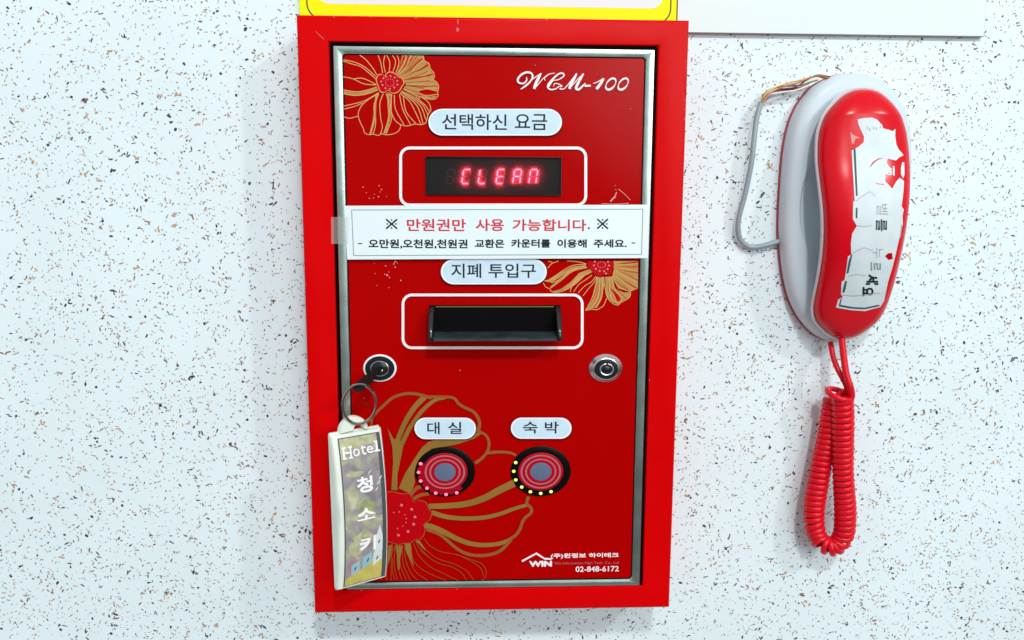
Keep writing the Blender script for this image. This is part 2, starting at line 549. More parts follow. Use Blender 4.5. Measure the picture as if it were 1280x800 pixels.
# ------------------------------------------------------------------ the payment kiosk
kiosk = thing('payment_kiosk', 'red wall mounted payment kiosk with steel trimmed door and gold flowers', 'payment kiosk', (0, 0, -395))

# cabinet frame: a folded section swept round the rectangle
OX, OZ = 246.0, 394.7
ins = dict(l=39.4, r=38.8, t=31.8, b=32.6)
prof = [(0, -0.3), (0, -D + 4)]
for i in range(1, 6):
    a = math.pi / 2 * i / 5
    prof.append((4 * (1 - math.cos(a)), -D + 4 * (1 - math.sin(a))))
full = lambda s_: ins[s_]
fb = MB()
vs = []
for (tv, y, inner) in [(p[0], p[1], False) for p in prof] + [(-2.5, -D, True), (-1.0, -D + .5, True), (-.2, -D + 1.8, True), (0, -D + 4, True), (0, -D + 30, True)]:
    f = lambda s_: (ins[s_] + tv) if inner else tv
    vs += [(-OX + f('l'), y, OZ - f('t')), (OX - f('r'), y, OZ - f('t')), (OX - f('r'), y, -OZ + f('b')), (-OX + f('l'), y, -OZ + f('b'))]
nr = len(vs) // 4
fs = []
for r in range(nr - 1):
    for i in range(4):
        j = (i + 1) % 4
        fs.append([r * 4 + j, r * 4 + i, (r + 1) * 4 + i, (r + 1) * 4 + j])
fb.add(vs, fs, 'red_paint')
# faint mitre seams and paint chips of the folded frame
def seam(p, q):
    fb.ribbon([p, ((p[0] + q[0]) / 2, (p[1] + q[1]) / 2), q], 1.0, 1.2, -D - .05, 'residue')
fb.ribbon([(394, 39), (400, 44.5), (405, 49)], .5, .9, -D - .06, 'btn_line')
fb.dot(572, 37, 1.6, -D - .06, 'btn_line', ry=2.6)
fb.dot(572.4, 27, .7, -D - .06, 'btn_line', ry=3)
# rubbed edges and small chips in the enamel
wr = random.Random(3)
for i in range(34):
    t_ = wr.random()
    e_ = wr.choice((((862, 25), (837, 760)), ((370, 18), (393, 767)), ((370, 18), (862, 25)), ((411, 53), (433, 738)), ((823, 56), (803, 733)), ((433, 738), (803, 733))))
    if i < 12: e_ = ((862, 25), (837, 760)); t_ = .05 + .12 * wr.random()
    px_ = e_[0][0] + (e_[1][0] - e_[0][0]) * t_; py_ = e_[0][1] + (e_[1][1] - e_[0][1]) * t_
    d_ = wr.uniform(1.0, 2.6)
    px_ += d_ * (1 if px_ < 400 else -1 if (px_ > 830 or px_ < 440) else 1) ; py_ += d_ * (1 if py_ < 50 else 0)
    fb.dot(px_, py_, wr.uniform(.3, .75), -D - .05, wr.choice(('residue', 'residue', 'dull_black')), ry=wr.uniform(.3, 1.6), n=6)
frame = fb.build('cabinet_frame', kiosk)

# black sheet put behind the door for the dark gap round it
gb = MB()
gi = dict(l=-OX + 39.4, r=OX - 38.8, t=OZ - 31.8, b=-OZ + 32.6)
box = [(gi['l'] - 3, gi['b'] - 3), (gi['r'] + 3, gi['b'] - 3), (gi['r'] + 3, gi['t'] + 3), (gi['l'] - 3, gi['t'] + 3)]
gb.poly([Vector((x, -D + 20, z)) for x, z in box], 'dull_black')
# black strips stand in for the shade at left, right and top of the opening
for x0, z0, x1, z1 in ((gi['l'] + .1, gi['b'], gi['l'] + 2.4, gi['t'] - .2), (gi['r'] - 2.6, gi['b'], gi['r'] - .1, gi['t'] - .2), (gi['l'] + 2.4, gi['t'] - 2.6, gi['r'] - 2.6, gi['t'] - .1)):
    gb.prism([(x0, z0), (x1, z0), (x1, z1), (x0, z1)], -D + 20, -D + 4.5, 'dull_black')
gb.build('door_gap_shade', kiosk)

# door: steel tray edge with the red acrylic panel set in it
YP = -D + 5.0
dx0, dx1, dz0, dz1 = -202.2, 203.6, -361.6, 358.6
px0, px1, pz0, pz1 = -190.6, 192.4, -352.6, 349.2
db = MB()
pp = rrect(px0 - 1, pz0 - 1, px1 + 1, pz1 + 1, 6)
db.poly([Vector((x, YP, z)) for x, z in pp], 'red_panel')
door = db.build('door_panel', kiosk)

tb = MB()
outer = rrect(dx0, dz0, dx1, dz1, 1.2)
inner = rrect(px0, pz0, px1, pz1, 5)
n_ = len(outer)
rings = [(inset(outer, 0), -D + 18), (inset(outer, 0), -D + 2.6), (inset(outer, 1.0), -D + 1.4), (inset(outer, 2.4), -D + 1.2), (inset(inner, -2.2), -D + 2.0), (inset(inner, -.8), -D + 2.3), (inset(inner, 0), -D + 3.2), (inset(inner, 0), YP + .5)]
vs = []
for pts, y in rings: vs += [(x, y, z) for x, z in pts]
fs = []
for r in range(len(rings) - 1):
    for i in range(n_):
        j = (i + 1) % n_
        fs.append([r * n_ + i, r * n_ + j, (r + 1) * n_ + j, (r + 1) * n_ + i])
tb.add(vs, fs, 'steel')
# dark seam between panel and trim
so = inset(inner, .05); si = inset(inner, 1.5)
tb.add([(x, YP - .03, z) for x, z in so] + [(x, YP - .03, z) for x, z in si], [[i, (i + 1) % n_, n_ + (i + 1) % n_, n_ + i] for i in range(n_)], 'dull_black')
tb.build('steel_trim', kiosk)

# ---- printed flowers
LAY = [0.05]
def ly():
    LAY[0] += 0.012
    return YP - LAY[0]


def flower_top():
    T = lambda pts: [(425 + x / 7.27, 65 + y / 7.27) for x, y in pts]
    f = MB()
    # gilded petals
    for poly in ([(565, 30), (760, 33), (768, 80), (808, 104), (820, 150), (852, 192), (846, 252), (745, 296), (600, 292), (560, 245), (515, 195)],
                 [(600, 300), (745, 296), (848, 256), (884, 282), (894, 322), (884, 345), (800, 338), (720, 350), (720, 372), (760, 392), (850, 398), (880, 402), (846, 428), (745, 412), (640, 372), (575, 335)],
                 [(35, 348), (150, 362), (250, 348), (335, 322), (345, 348), (240, 384), (130, 396), (35, 378)],
                 [(560, 350), (640, 375), (745, 412), (720, 430), (640, 400), (545, 375)],
                 [(425, 365), (470, 380), (470, 520), (455, 620), (420, 740), (395, 738), (440, 600)],
                 [(320, 400), (352, 378), (330, 460), (325, 600), (285, 745), (268, 745), (300, 610)]):
        f.flat(T(poly), ly(), 'gilt')
    # red slits that split the gilding
    for s_, a, b_ in (([(585, 35), (560, 110), (520, 180)], 2.4, .4), ([(625, 35), (590, 120), (540, 190)], 2.0, .3), ([(665, 40), (625, 110), (555, 200)], 1.4, .3),
                      ([(745, 60), (690, 110), (640, 165), (575, 205)], 2.2, .2), ([(800, 115), (720, 165), (650, 185)], 2.6, .3), ([(845, 200), (750, 225), (640, 248), (590, 248)], 1.6, .2),
                      ([(840, 262), (780, 285), (740, 305)], 1.6, .4), ([(890, 310), (800, 312), (720, 330)], 1.2, .3), ([(700, 40), (670, 80), (630, 140)], 1.4, .3),
                      ([(740, 400), (660, 375), (590, 340)], 1.4, .2), ([(455, 400), (450, 520), (425, 640)], 1.0, .2)):
        f.ribbon(T(s_), a, b_, ly(), 'red_core')
    for i in range(17):
        a = math.radians(-78 + i * 8.2); r1 = (300, 345, 385, 400, 400, 395, 390, 392, 400, 415, 430, 440, 445, 440, 425, 400, 370)[i] * .93
        k_ = 110; mid_a = a + .06 * math.sin(i * 2.1)
        ex, ey = 455 + r1 * math.cos(a), 285 + r1 * .86 * math.sin(a)
        if ey < 34: ex = 455 + (ex - 455) * (285 - 34) / (285 - ey); ey = 34
        f.ribbon(T([(455 + k_ * math.cos(a), 285 + k_ * .8 * math.sin(a)), (455 + (k_ + r1) / 2 * math.cos(mid_a), 285 + (k_ + r1) / 2 * .85 * math.sin(mid_a)), (ex, ey)]), .25, .9, ly(), 'red_core')
    # pale outlines and veins
    for s_ in ([(30, 70), (140, 95), (230, 140), (325, 222)], [(30, 82), (120, 112), (200, 140), (325, 245)], [(180, 28), (240, 75), (300, 150), (335, 208)],
               [(345, 30), (368, 90), (388, 192)], [(408, 30), (396, 100), (412, 188)], [(425, 30), (452, 95), (448, 180)], [(478, 30), (505, 90), (480, 185)], [(520, 30), (536, 95), (508, 190)],
               [(30, 225), (120, 245), (220, 290), (330, 300)], [(120, 245), (200, 238), (280, 270), (330, 298)], [(30, 345), (150, 362), (250, 345), (335, 318)], [(30, 378), (130, 395), (240, 382), (345, 345)],
               [(30, 492), (130, 470), (230, 440), (350, 370)], [(30, 520), (130, 495), (210, 462)], [(350, 378), (260, 430), (195, 490), (165, 560), (180, 630), (210, 690), (225, 735), (270, 752), (300, 745), (345, 758), (380, 740)],
               [(30, 588), (90, 602), (165, 582)], [(352, 380), (310, 480), (310, 600), (275, 748)], [(325, 600), (320, 680), (300, 745)], [(392, 380), (362, 470), (370, 600), (385, 680), (365, 750)],
               [(420, 380), (445, 480), (440, 600), (400, 740)], [(470, 385), (460, 500), (470, 600), (420, 745)], [(380, 742), (420, 752), (480, 745), (530, 720), (550, 680), (548, 655)],
               [(470, 560), (500, 620), (550, 660), (610, 672), (680, 655), (735, 660), (780, 640), (800, 570), (825, 530), (815, 480), (790, 445), (745, 412)],
               [(492, 390), (505, 520), (580, 660)], [(540, 385), (570, 520), (640, 660)], [(575, 400), (600, 540), (690, 652)], [(545, 375), (640, 460), (735, 655)], [(570, 372), (700, 490), (755, 650)],
               [(600, 380), (730, 490), (780, 615)], [(640, 395), (750, 480), (800, 575)], [(690, 410), (770, 480), (812, 540)],
               [(755, 33), (768, 80), (808, 104), (820, 150), (852, 192), (846, 250), (745, 296), (600, 292)], [(846, 252), (884, 282), (896, 322), (886, 372), (890, 402), (846, 430), (745, 412), (640, 368), (575, 335)],
               [(712, 350), (790, 335), (885, 355)], [(712, 372), (780, 395), (885, 385)], [(600, 30), (585, 100), (530, 190)], [(645, 30), (605, 130), (540, 205)], [(760, 80), (690, 130), (660, 180)]):
        f.ribbon(T(s_), 1.0, .9, ly(), 'tan')
    core = [(345, 205), (375, 198), (405, 215), (425, 190), (460, 178), (510, 198), (535, 225), (570, 240), (585, 280), (562, 320), (545, 350), (505, 378), (465, 372), (435, 350), (400, 372), (362, 360), (348, 325), (335, 290), (325, 245)]
    f.flat(T(core), ly(), 'tan', smooth=4)
    cc = (452, 280)
    f.flat(T([(cc[0] + (x - cc[0]) * .94, cc[1] + (y - cc[1]) * .93) for x, y in core]), ly(), 'red_core', smooth=4)
    y = ly()
    for x, yy in ((375, 268), (395, 238), (460, 218), (497, 232), (520, 262), (522, 296), (493, 322), (453, 336), (413, 328), (387, 300), (420, 224)):
        p = T([(x, yy)])[0]; f.dot(p[0], p[1], 1.15, y, 'pink')
    for i in range(14):
        a = 2 * math.pi * i / 14; p = T([(452 + 38 * math.cos(a), 278 + 34 * math.sin(a))])[0]
        f.dot(p[0], p[1], .55, y, 'pink', n=6)
    f.build('flower_print', kiosk)


def flower_side():
    T = lambda pts: [(675 + x / 9.846, 320 + y / 9.846) for x, y in pts]
    f = MB()
    for poly in ([(905, 60), (1205, 62), (1205, 395), (1110, 440), (960, 400), (890, 250), (910, 160)],
                 [(700, 260), (790, 260), (795, 340), (760, 520), (690, 640), (620, 650), (560, 670), (640, 520)],
                 [(800, 260), (900, 250), (920, 400), (1030, 450), (1110, 445), (1100, 510), (1000, 560), (960, 600), (880, 560), (820, 490)],
                 [(60, 315), (220, 220), (400, 130), (560, 110), (575, 150), (420, 175), (260, 290), (140, 395), (125, 380), (230, 290), (380, 180), (200, 290), (140, 325)],
                 [(480, 210), (640, 150), (640, 190), (560, 230), (430, 350), (320, 410), (200, 445), (140, 440), (250, 410), (380, 320)]):
        f.flat(T(poly), ly(), 'gilt')
    for s_, a, b_ in (([(1200, 75), (1060, 90), (930, 100)], 2.2, .4), ([(1200, 130), (1060, 135), (930, 130)], 1.4, .3), ([(1205, 200), (1080, 190), (940, 150)], 1.5, .3), ([(1200, 300), (1080, 230), (960, 180)], 1.2, .3),
                      ([(1190, 400), (1060, 320), (920, 220)], 1.8, .3), ([(1100, 430), (1010, 370), (920, 300)], 1.6, .3), ([(980, 550), (930, 470), (870, 400)], 6.5, 1.0), ([(930, 560), (850, 440), (845, 300)], 1.2, .3), ([(1060, 520), (960, 430), (900, 330)], 1.0, .2),
                      ([(570, 655), (670, 480), (705, 330)], 1.2, .4), ([(620, 645), (700, 490), (725, 330)], 1.2, .3), ([(660, 645), (740, 490), (745, 330)], 1.0, .3), ([(710, 640), (775, 490), (765, 300)], 1.0, .3)):
        f.ribbon(T(s_), a, b_, ly(), 'red_core')
    for s_ in ([(95, 148), (150, 92), (230, 62)], [(100, 65), (150, 80), (130, 110)], [(45, 305), (140, 290), (250, 200), (400, 118), (570, 100)], [(40, 330), (70, 380), (120, 405), (145, 440), (230, 445), (330, 410), (440, 340), (560, 230), (640, 195)],
               [(130, 395), (260, 300), (400, 190), (580, 140)], [(140, 330), (240, 290), (380, 180), (560, 118)], [(330, 62), (460, 70), (570, 98)], [(370, 440), (400, 360), (480, 270), (600, 215)], [(415, 440), (480, 350), (580, 280), (640, 235)],
               [(470, 455), (550, 370), (630, 320), (690, 250)], [(530, 490), (600, 400), (660, 330), (700, 260)], [(560, 670), (630, 540), (680, 400), (710, 255)], [(560, 672), (640, 655), (700, 660), (780, 610), (820, 520)],
               [(620, 650), (700, 520), (730, 400), (735, 280)], [(690, 640), (755, 520), (770, 400), (765, 260)], [(775, 260), (800, 380), (825, 500), (880, 570), (950, 605), (1000, 570), (1090, 520), (1115, 470), (1110, 435), (1190, 400)],
               [(850, 280), (855, 420), (890, 520), (960, 580)], [(880, 280), (930, 420), (990, 480), (1000, 560)], [(900, 250), (960, 370), (1110, 440)], [(930, 240), (1050, 340), (1150, 400)], [(930, 180), (1060, 260), (1195, 330)], [(920, 110), (1060, 105), (1200, 90)], [(925, 140), (1060, 160), (1200, 190)], [(920, 90), (1010, 65)]):
        f.ribbon(T(s_), .85, .85, ly(), 'tan')
    core = [(590, 62), (905, 62), (912, 110), (890, 150), (890, 195), (850, 235), (790, 232), (730, 248), (670, 235), (640, 190), (600, 150), (582, 105)]
    f.flat(T(core), ly(), 'red_core')
    y = ly()
    for x, yy in ((675, 70), (665, 115), (688, 158), (735, 183), (790, 188), (833, 160), (848, 118), (838, 72), (812, 215)):
        p = T([(x, yy)])[0]; f.dot(p[0], p[1], 1.2, y, 'pink')
    for i in range(14):
        a = 2 * math.pi * i / 14; p = T([(757 + 48 * math.cos(a), 108 + 36 * math.sin(a))])[0]
        f.dot(p[0], p[1], .55, y, 'pink', n=6)
    f.build('flower_print', kiosk)


def flower_large():
    A_ = lambda pts: [(480 + x / 5.715, 480 + y / 5.715) for x, y in pts]
    B_ = lambda pts: [(480 + x / 5.715, 600 + y / 5.715) for x, y in pts]
    f = MB()
    f.flat(A_([(25, 315), (70, 395), (105, 395), (140, 430), (118, 540), (95, 650), (95, 760), (52, 755), (65, 560), (60, 450)]), ly(), 'gold')
    f.flat(A_([(105, 745), (150, 640), (210, 545), (270, 455), (320, 412), (400, 392), (520, 392), (620, 372), (690, 335), (712, 345), (640, 392), (520, 432), (430, 448), (340, 462), (262, 532), (226, 590), (214, 650), (222, 700), (192, 785)]), ly(), 'gold')
    for s_, a, b_, k in ((A_([(95, 405), (150, 275), (220, 165), (295, 88)]), 6.2, 7.5, 'gold'), (A_([(128, 425), (190, 305), (270, 195), (360, 118), (440, 95)]), 6.0, 4.5, 'gold'),
                         (A_([(-85, 240), (-40, 190), (0, 152), (60, 100), (140, 72), (220, 70), (290, 86), (340, 100)]), 3.6, 4.4, 'bronze'), (A_([(-95, 330), (-85, 240)]), 3, 3.6, 'bronze'),
                         (A_([(320, 92), (430, 92), (500, 102), (530, 138), (570, 165), (640, 200), (675, 250), (682, 300), (665, 345)]), 3.6, 4.6, 'bronze'),
                         (A_([(680, 338), (730, 370), (750, 420), (740, 478), (700, 530), (650, 566)]), 3.6, 4.2, 'bronze'), (A_([(735, 492), (830, 486), (900, 492), (945, 510)]), 4.4, 3.2, 'bronze'),
                         (A_([(185, 800), (225, 752), (262, 732)]), 5, 5, 'bronze'), (A_([(210, 822), (260, 795), (320, 785)]), 5, 4, 'bronze'),
                         (B_([(318, 188), (460, 184), (600, 168), (720, 128), (820, 75), (930, 22)]), 7, 10, 'gold'), (B_([(340, 232), (440, 262), (560, 275), (700, 270), (820, 245), (930, 205), (1025, 178)]), 6.5, 4.6, 'gold'),
                         (B_([(1032, 118), (1020, 168), (1050, 200), (1050, 235), (1008, 270), (985, 310), (972, 350), (940, 395), (895, 425)]), 4.2, 4.2, 'bronze'),
                         (B_([(265, 318), (340, 335), (420, 368), (520, 420), (620, 455), (720, 465), (820, 455), (912, 425)]), 8, 5, 'gold'), (B_([(300, 352), (390, 385), (450, 430), (520, 490), (600, 530), (700, 540), (790, 525), (850, 490), (890, 445), (908, 422)]), 4.2, 4.6, 'bronze')):
        f.ribbon(s_, a * .92, b_ * .92, ly(), k)
    # dark slit along the wide upper-right vein
    f.ribbon(B_([(760, 118), (800, 92), (845, 72)]), .5, .5, ly(), 'bronze')
    for s_ in ([(285, 420), (330, 470), (400, 510), (520, 535), (640, 575), (700, 600), (730, 650), (720, 700), (700, 716)], [(520, 530), (620, 580), (690, 630), (712, 690)], [(250, 430), (290, 490), (380, 560), (500, 600), (590, 650), (640, 716)],
               [(225, 440), (280, 520), (380, 590), (480, 620), (550, 660), (590, 716)], [(210, 450), (250, 540), (330, 620), (430, 670), (530, 718)], [(190, 460), (205, 560), (260, 630), (350, 680), (445, 718)], [(170, 460), (182, 560), (222, 650), (310, 718)],
               [(150, 460), (152, 560), (190, 660), (240, 718)], [(130, 470), (138, 600), (188, 718)], [(112, 480), (115, 600), (160, 718)], [(95, 480), (95, 600), (128, 718)], [(80, 480), (72, 600), (95, 716)], [(60, 470), (52, 600), (50, 718)], [(80, 470), (40, 560), (20, 640), (18, 716)], [(40, 480), (5, 560), (-15, 640), (-20, 716)], [(230, 432), (250, 480), (330, 560)], [(60, 560), (60, 640), (75, 716)]):
        f.ribbon(B_(s_), 1.05, .9, ly(), 'thread')
    for poly in ([(145, 455), (190, 455), (200, 560), (215, 620), (180, 560), (160, 520)], [(80, 465), (135, 470), (115, 560), (112, 640), (98, 640), (95, 540)], [(225, 432), (250, 430), (300, 500), (290, 500)], [(30, 470), (60, 460), (45, 560), (15, 640)]):
        f.flat(B_(poly), ly(), 'gold')
    core = [(-40, 100), (10, 82), (60, 78), (100, 90), (130, 95), (178, 92), (203, 120), (212, 155), (250, 140), (300, 155), (322, 200), (345, 230), (335, 280), (308, 302), (285, 318), (296, 360), (285, 402), (260, 425), (220, 430), (190, 455), (140, 455), (110, 466), (60, 455), (20, 440), (-40, 420)]
    f.flat(B_(core), ly(), 'bronze')
    f.flat(B_([(120 + (x - 120) * .975, 280 + (y - 280) * .972) for x, y in core]), ly(), 'red_core')
    y = ly()
    for x, yy in ((125, 180), (198, 210), (222, 264), (212, 316), (172, 368), (103, 394)):
        p = B_([(x, yy)])[0]; f.dot(p[0], p[1], 1.7, y, 'pink')
    for x, yy in ((150, 248), (160, 276), (156, 303), (134, 330), (97, 346), (108, 228), (70, 232)):
        p = B_([(x, yy)])[0]; f.dot(p[0], p[1], .8, y, 'pink', n=8)
    f.build('flower_print', kiosk)


flower_top(); flower_side(); flower_large()

# ---- white outlines round display and slot, scratches and glue left on the panel
def outline(x0, y0, x1, y1, r, wd):
    f = MB(); y = ly()
    o = rrect(x0, y0, x1, y1, r); i_ = rrect(x0 + wd, y0 + wd, x1 - wd, y1 - wd, r - wd)
    n = len(o)
    f.add([at(a, b_, y) for a, b_ in o] + [at(a, b_, y) for a, b_ in i_], [[(i + 1) % n, i, n + i, n + (i + 1) % n] for i in range(n)], 'white_ink')
    f.build('printed_outline', kiosk)


outline(499, 183.2, 734, 258, 13, 3.6)
outline(502, 367, 729.5, 436.5, 13, 3.4)
rb = MB()
yr_ = ly()
for x, y_ in ((453.5, 234), (458, 241), (462, 248), (467, 247.5), (473, 246), (475.5, 240), (477, 237), (483, 245.5), (474, 232), (468, 243), (496, 312), (770, 237), (769, 232)):
    rb.dot(x + rnd.uniform(-.5, .5), y_, rnd.uniform(.35, 1.0), yr_, 'residue', ry=rnd.uniform(.4, .9), n=6)
rb.ribbon([(773, 236.5), (780, 242), (788, 250)], .9, .6, ly(), 'residue')
rb.ribbon([(763, 252), (768, 246), (771, 240)], 2.0, 1.0, ly(), 'residue')
rb.ribbon([(765, 249), (770, 246)], 2.2, .7, ly(), 'residue')
rb.ribbon([(752, 254.5), (770, 255), (786, 254)], .8, .8, ly(), 'residue')
rb.ribbon([(492, 331), (494, 326.5), (497, 329)], .9, .5, ly(), 'residue')
for x, y_, r in ((494, 334, 1.0), (492, 330, .7), (482, 332.5, .8), (484, 344, 1.3), (487, 347, .9), (481, 343, .7), (486, 340, .6), (501, 350.5, 1.0), (469, 342, .6), (471, 357, .7), (486, 359.5, .8), (468, 329, .4), (575, 463, .7), (669, 81.5, .6), (788, 136, .7), (455, 498, .7)):
    rb.dot(x, y_, r, yr_ - .01, 'residue', ry=r * rnd.uniform(.5, 1.1), n=6)
rb.build('glue_residue', kiosk)['kind'] = 'stuff'

# ---- lettering on the panel
def script_title():
    """the copperplate model lettering, drawn stroke by stroke"""
    T = lambda pts: [(640 + x / 8.258, 85 + y / 8.258) for x, y in pts]
    f = MB()
    S = [([(150, 95), (150, 130), (115, 160), (70, 150), (60, 115), (95, 70), (150, 45), (200, 55), (212, 95), (180, 150), (130, 195), (90, 218)], .8, .8, 1.9),
         ([(90, 218), (150, 170), (220, 110), (300, 55)], .6, .8, .8), ([(300, 55), (270, 110), (245, 165), (228, 215)], 1.4, 2.4, 2.8), ([(228, 215), (270, 170), (310, 120), (335, 95)], .8, .6, .7),
         ([(335, 95), (380, 65), (440, 52), (410, 60)], .7, .5, .7), ([(345, 130), (335, 105), (380, 65)], .6, .6, .7),
         ([(430, 130), (490, 115), (535, 80), (525, 55), (480, 62), (420, 115), (378, 165), (370, 200), (400, 222), (450, 215), (490, 185)], .6, .8, 1.6),
         ([(375, 190), (395, 155), (430, 110)], 2.2, 1.6, 2.2), ([(430, 190), (440, 160), (480, 165), (515, 185), (495, 195)], .6, 1.2, .8),
         ([(490, 215), (535, 215), (580, 170), (630, 105), (668, 58)], 1.0, .8, .8), ([(668, 58), (640, 110), (610, 165), (592, 215)], 1.6, 2.4, 2.6), ([(592, 215), (640, 160), (690, 105), (738, 58)], .6, .8, .8),
         ([(738, 58), (705, 115), (675, 170), (662, 210), (690, 220), (730, 185), (758, 155)], 1.4, .6, 2.4), ([(750, 184), (780, 184), (812, 182)], 1.9, 1.9, 1.9),
         ([(838, 160), (880, 145), (945, 108)], .6, 1.0, .8), ([(945, 108), (915, 160), (872, 218)], 2.2, 2.6, 2.6)]
    for pts, a, b_, m_ in S: f.ribbon(T(pts), a * 1.3, b_ * 1.3, ly(), 'white_ink', mid=m_ * 1.3, n=40)
    for cx, cy in ((1020, 165), (1148, 165)):
        loop = []
        for i in range(26):
            a = 2 * math.pi * i / 25
            x = 46 * math.cos(a); y = 58 * math.sin(a)
            loop.append((cx + x - y * .42, cy + y))
        f.ribbon(T(loop[:13]), .7, .7, ly(), 'white_ink', mid=2.7, n=30)
        f.ribbon(T(loop[12:]), .7, .7, ly(), 'white_ink', mid=2.2, n=30)
    f.build('model_lettering', kiosk)


script_title()
cb = MB()
y = ly()
for seg_ in ([(652.5, 701.5), (671, 691.5)], [(670, 691.5), (681, 698.6)], [(680, 698.4), (689.5, 698.8)]):
    cb.ribbon([seg_[0], ((seg_[0][0] + seg_[1][0]) / 2, (seg_[0][1] + seg_[1][1]) / 2), seg_[1]], 2.4, 1.9, ly(), 'white_ink')
lettering(cb, 'WIN', (661.5, 701, 690, 708.6), ly(), 'white_ink', bold=.035)
lettering(cb, '(주)윈정보 하이테크', (688.5, 691.3, 773.5, 698.2), ly(), 'white_ink', bold=.012)
lettering(cb, 'Win Information High Tech. Co., Ltd', (692.5, 702, 773.5, 706.3), ly(), 'btn_line')
lettering(cb, '02-848-6172', (719.5, 707.8, 773.5, 714.6), ly(), 'white_ink', bold=.008)
cb.build('company_lettering', kiosk)

# ---- oval labels
def pill(x0, y0, x1, y1, body, tbox, bold=.012):
    f = MB(); yb = ly() - .02
    r = (y1 - y0) / 2
    f.flat(rrect(x0 - .7, y0 - .4, x1 + .7, y1 + 1.0, r * 1.08, ry=r), yb, 'dull_black')
    f.flat(rrect(x0, y0, x1, y1, r * 1.05, ry=r - .01), yb - .04, 'label_white')
    f.flat(rrect(x0 + 2, y0 + 1.7, x1 - 2, y1 - 1.7, r * 1.0, ry=r - 1.72), yb - .08, 'label_blue')
    for bd, bx in zip(body, tbox): lettering(f, bd, bx, yb - .12, 'ink', bold=bold)
    f.build('oval_label', kiosk)


pill(535.5, 136, 702.5, 169.5, ['선택하신', '요금'], [(552.5, 142.5, 633.5, 162.5), (643.5, 142.5, 684, 162.5)])
pill(551, 324, 683.5, 355.5, ['지폐', '투입구'], [(564, 329.5, 601.5, 347.5), (610.5, 329.5, 670, 347.5)])
pill(518, 522, 595, 549, ['대', '실'], [(534, 527.5, 549.5, 543), (560, 527.5, 577, 542.5)])
pill(638.5, 522, 714.5, 548.5, ['숙', '박'], [(653.5, 527, 672, 542), (681, 527, 698.5, 542)])

# ---- LED display
def display():
    x0, y0, x1, y1 = 532.5, 196.5, 702, 243.5
    f = MB()
    a = at(x0, y1, YP); b_ = at(x1, y0, YP)
    yb = YP - .5
    ring_o = [(a.x, a.z), (b_.x, a.z), (b_.x, b_.z), (a.x, b_.z)]
    ring_i = [(a.x + 1.2, a.z + 1.2), (b_.x - 1.2, a.z + 1.2), (b_.x - 1.2, b_.z - 1.2), (a.x + 1.2, b_.z - 1.2)]
    YF = YP - 3.2
    vs = [(x, YP, z) for x, z in ring_o] + [(x, YF, z) for x, z in ring_o] + [(x, YF, z) for x, z in ring_i] + [(x, YP - .3, z) for x, z in ring_i]
    f.add(vs, [[q * 4 + i, q * 4 + (i + 1) % 4, (q + 1) * 4 + (i + 1) % 4, (q + 1) * 4 + i] for q in range(3) for i in range(4)], 'black')
    f.poly([Vector((x, YP - .3, z)) for x, z in ring_i], 'module')
    disp = f.build('display', kiosk)
    WP = MB()
    WP.poly([Vector((x, YF + .25, z)) for x, z in ring_i], 'smoke')
    WP.build('smoked_window', disp)
    segs = dict(a=(0, 0, 1, 0), b=(1, 0, 1, .5), c=(1, .5, 1, 1), d=(0, 1, 1, 1), e=(0, .5, 0, 1), f=(0, 0, 0, .5), g=(0, .5, 1, .5))
    Z = lambda x, y_: (500 + x / 5.333, 180 + y_ / 5.333)
    for (dx, on, k) in ((300, 'abcdefg', 'ghost'), (405, 'afed', 'seg'), (515, 'fed', 'seg'), (633, 'afged', 'seg'), (745, 'abcefg', 'seg'), (852, 'abcef', 'seg')):
        g = MB()
        for s_ in segs:
            if s_ not in on: kk = 'ghost'
            else: kk = k
            u0, v0, u1, v1 = segs[s_]
            q = lambda u, v: Z(dx + 6 + u * 47 + (1 - v) * 14, 170 + v * 93)
            p0 = q(u0, v0); p1 = q(u1, v1)
            ddx, ddy = p1[0] - p0[0], p1[1] - p0[1]; L = math.hypot(ddx, ddy); ux, uy = ddx / L, ddy / L
            wd = .72; gap = .75
            A_ = (p0[0] + ux * gap, p0[1] + uy * gap); B_ = (p1[0] - ux * gap, p1[1] - uy * gap)
            t_ = .7
            pts = [A_, (A_[0] + ux * t_ - uy * wd, A_[1] + uy * t_ + ux * wd), (B_[0] - ux * t_ - uy * wd, B_[1] - uy * t_ + ux * wd), B_,
                   (B_[0] - ux * t_ + uy * wd, B_[1] - uy * t_ - ux * wd), (A_[0] + ux * t_ + uy * wd, A_[1] + uy * t_ - ux * wd)]
            if kk == 'ghost': g.flat(pts, YP - .36, 'ghost')
            else:
                Y1 = YP - 2.3
                f3 = [at(p[0], p[1], Y1) for p in pts]
                g.poly(f3, kk)
                bk = [Vector((p.x, p.y + .7, p.z)) for p in f3]
                n = len(pts)
                g.add(f3 + bk, [[i, (i + 1) % n, n + (i + 1) % n, n + i] for i in range(n)], kk)
        g.build('digit', disp)


display()

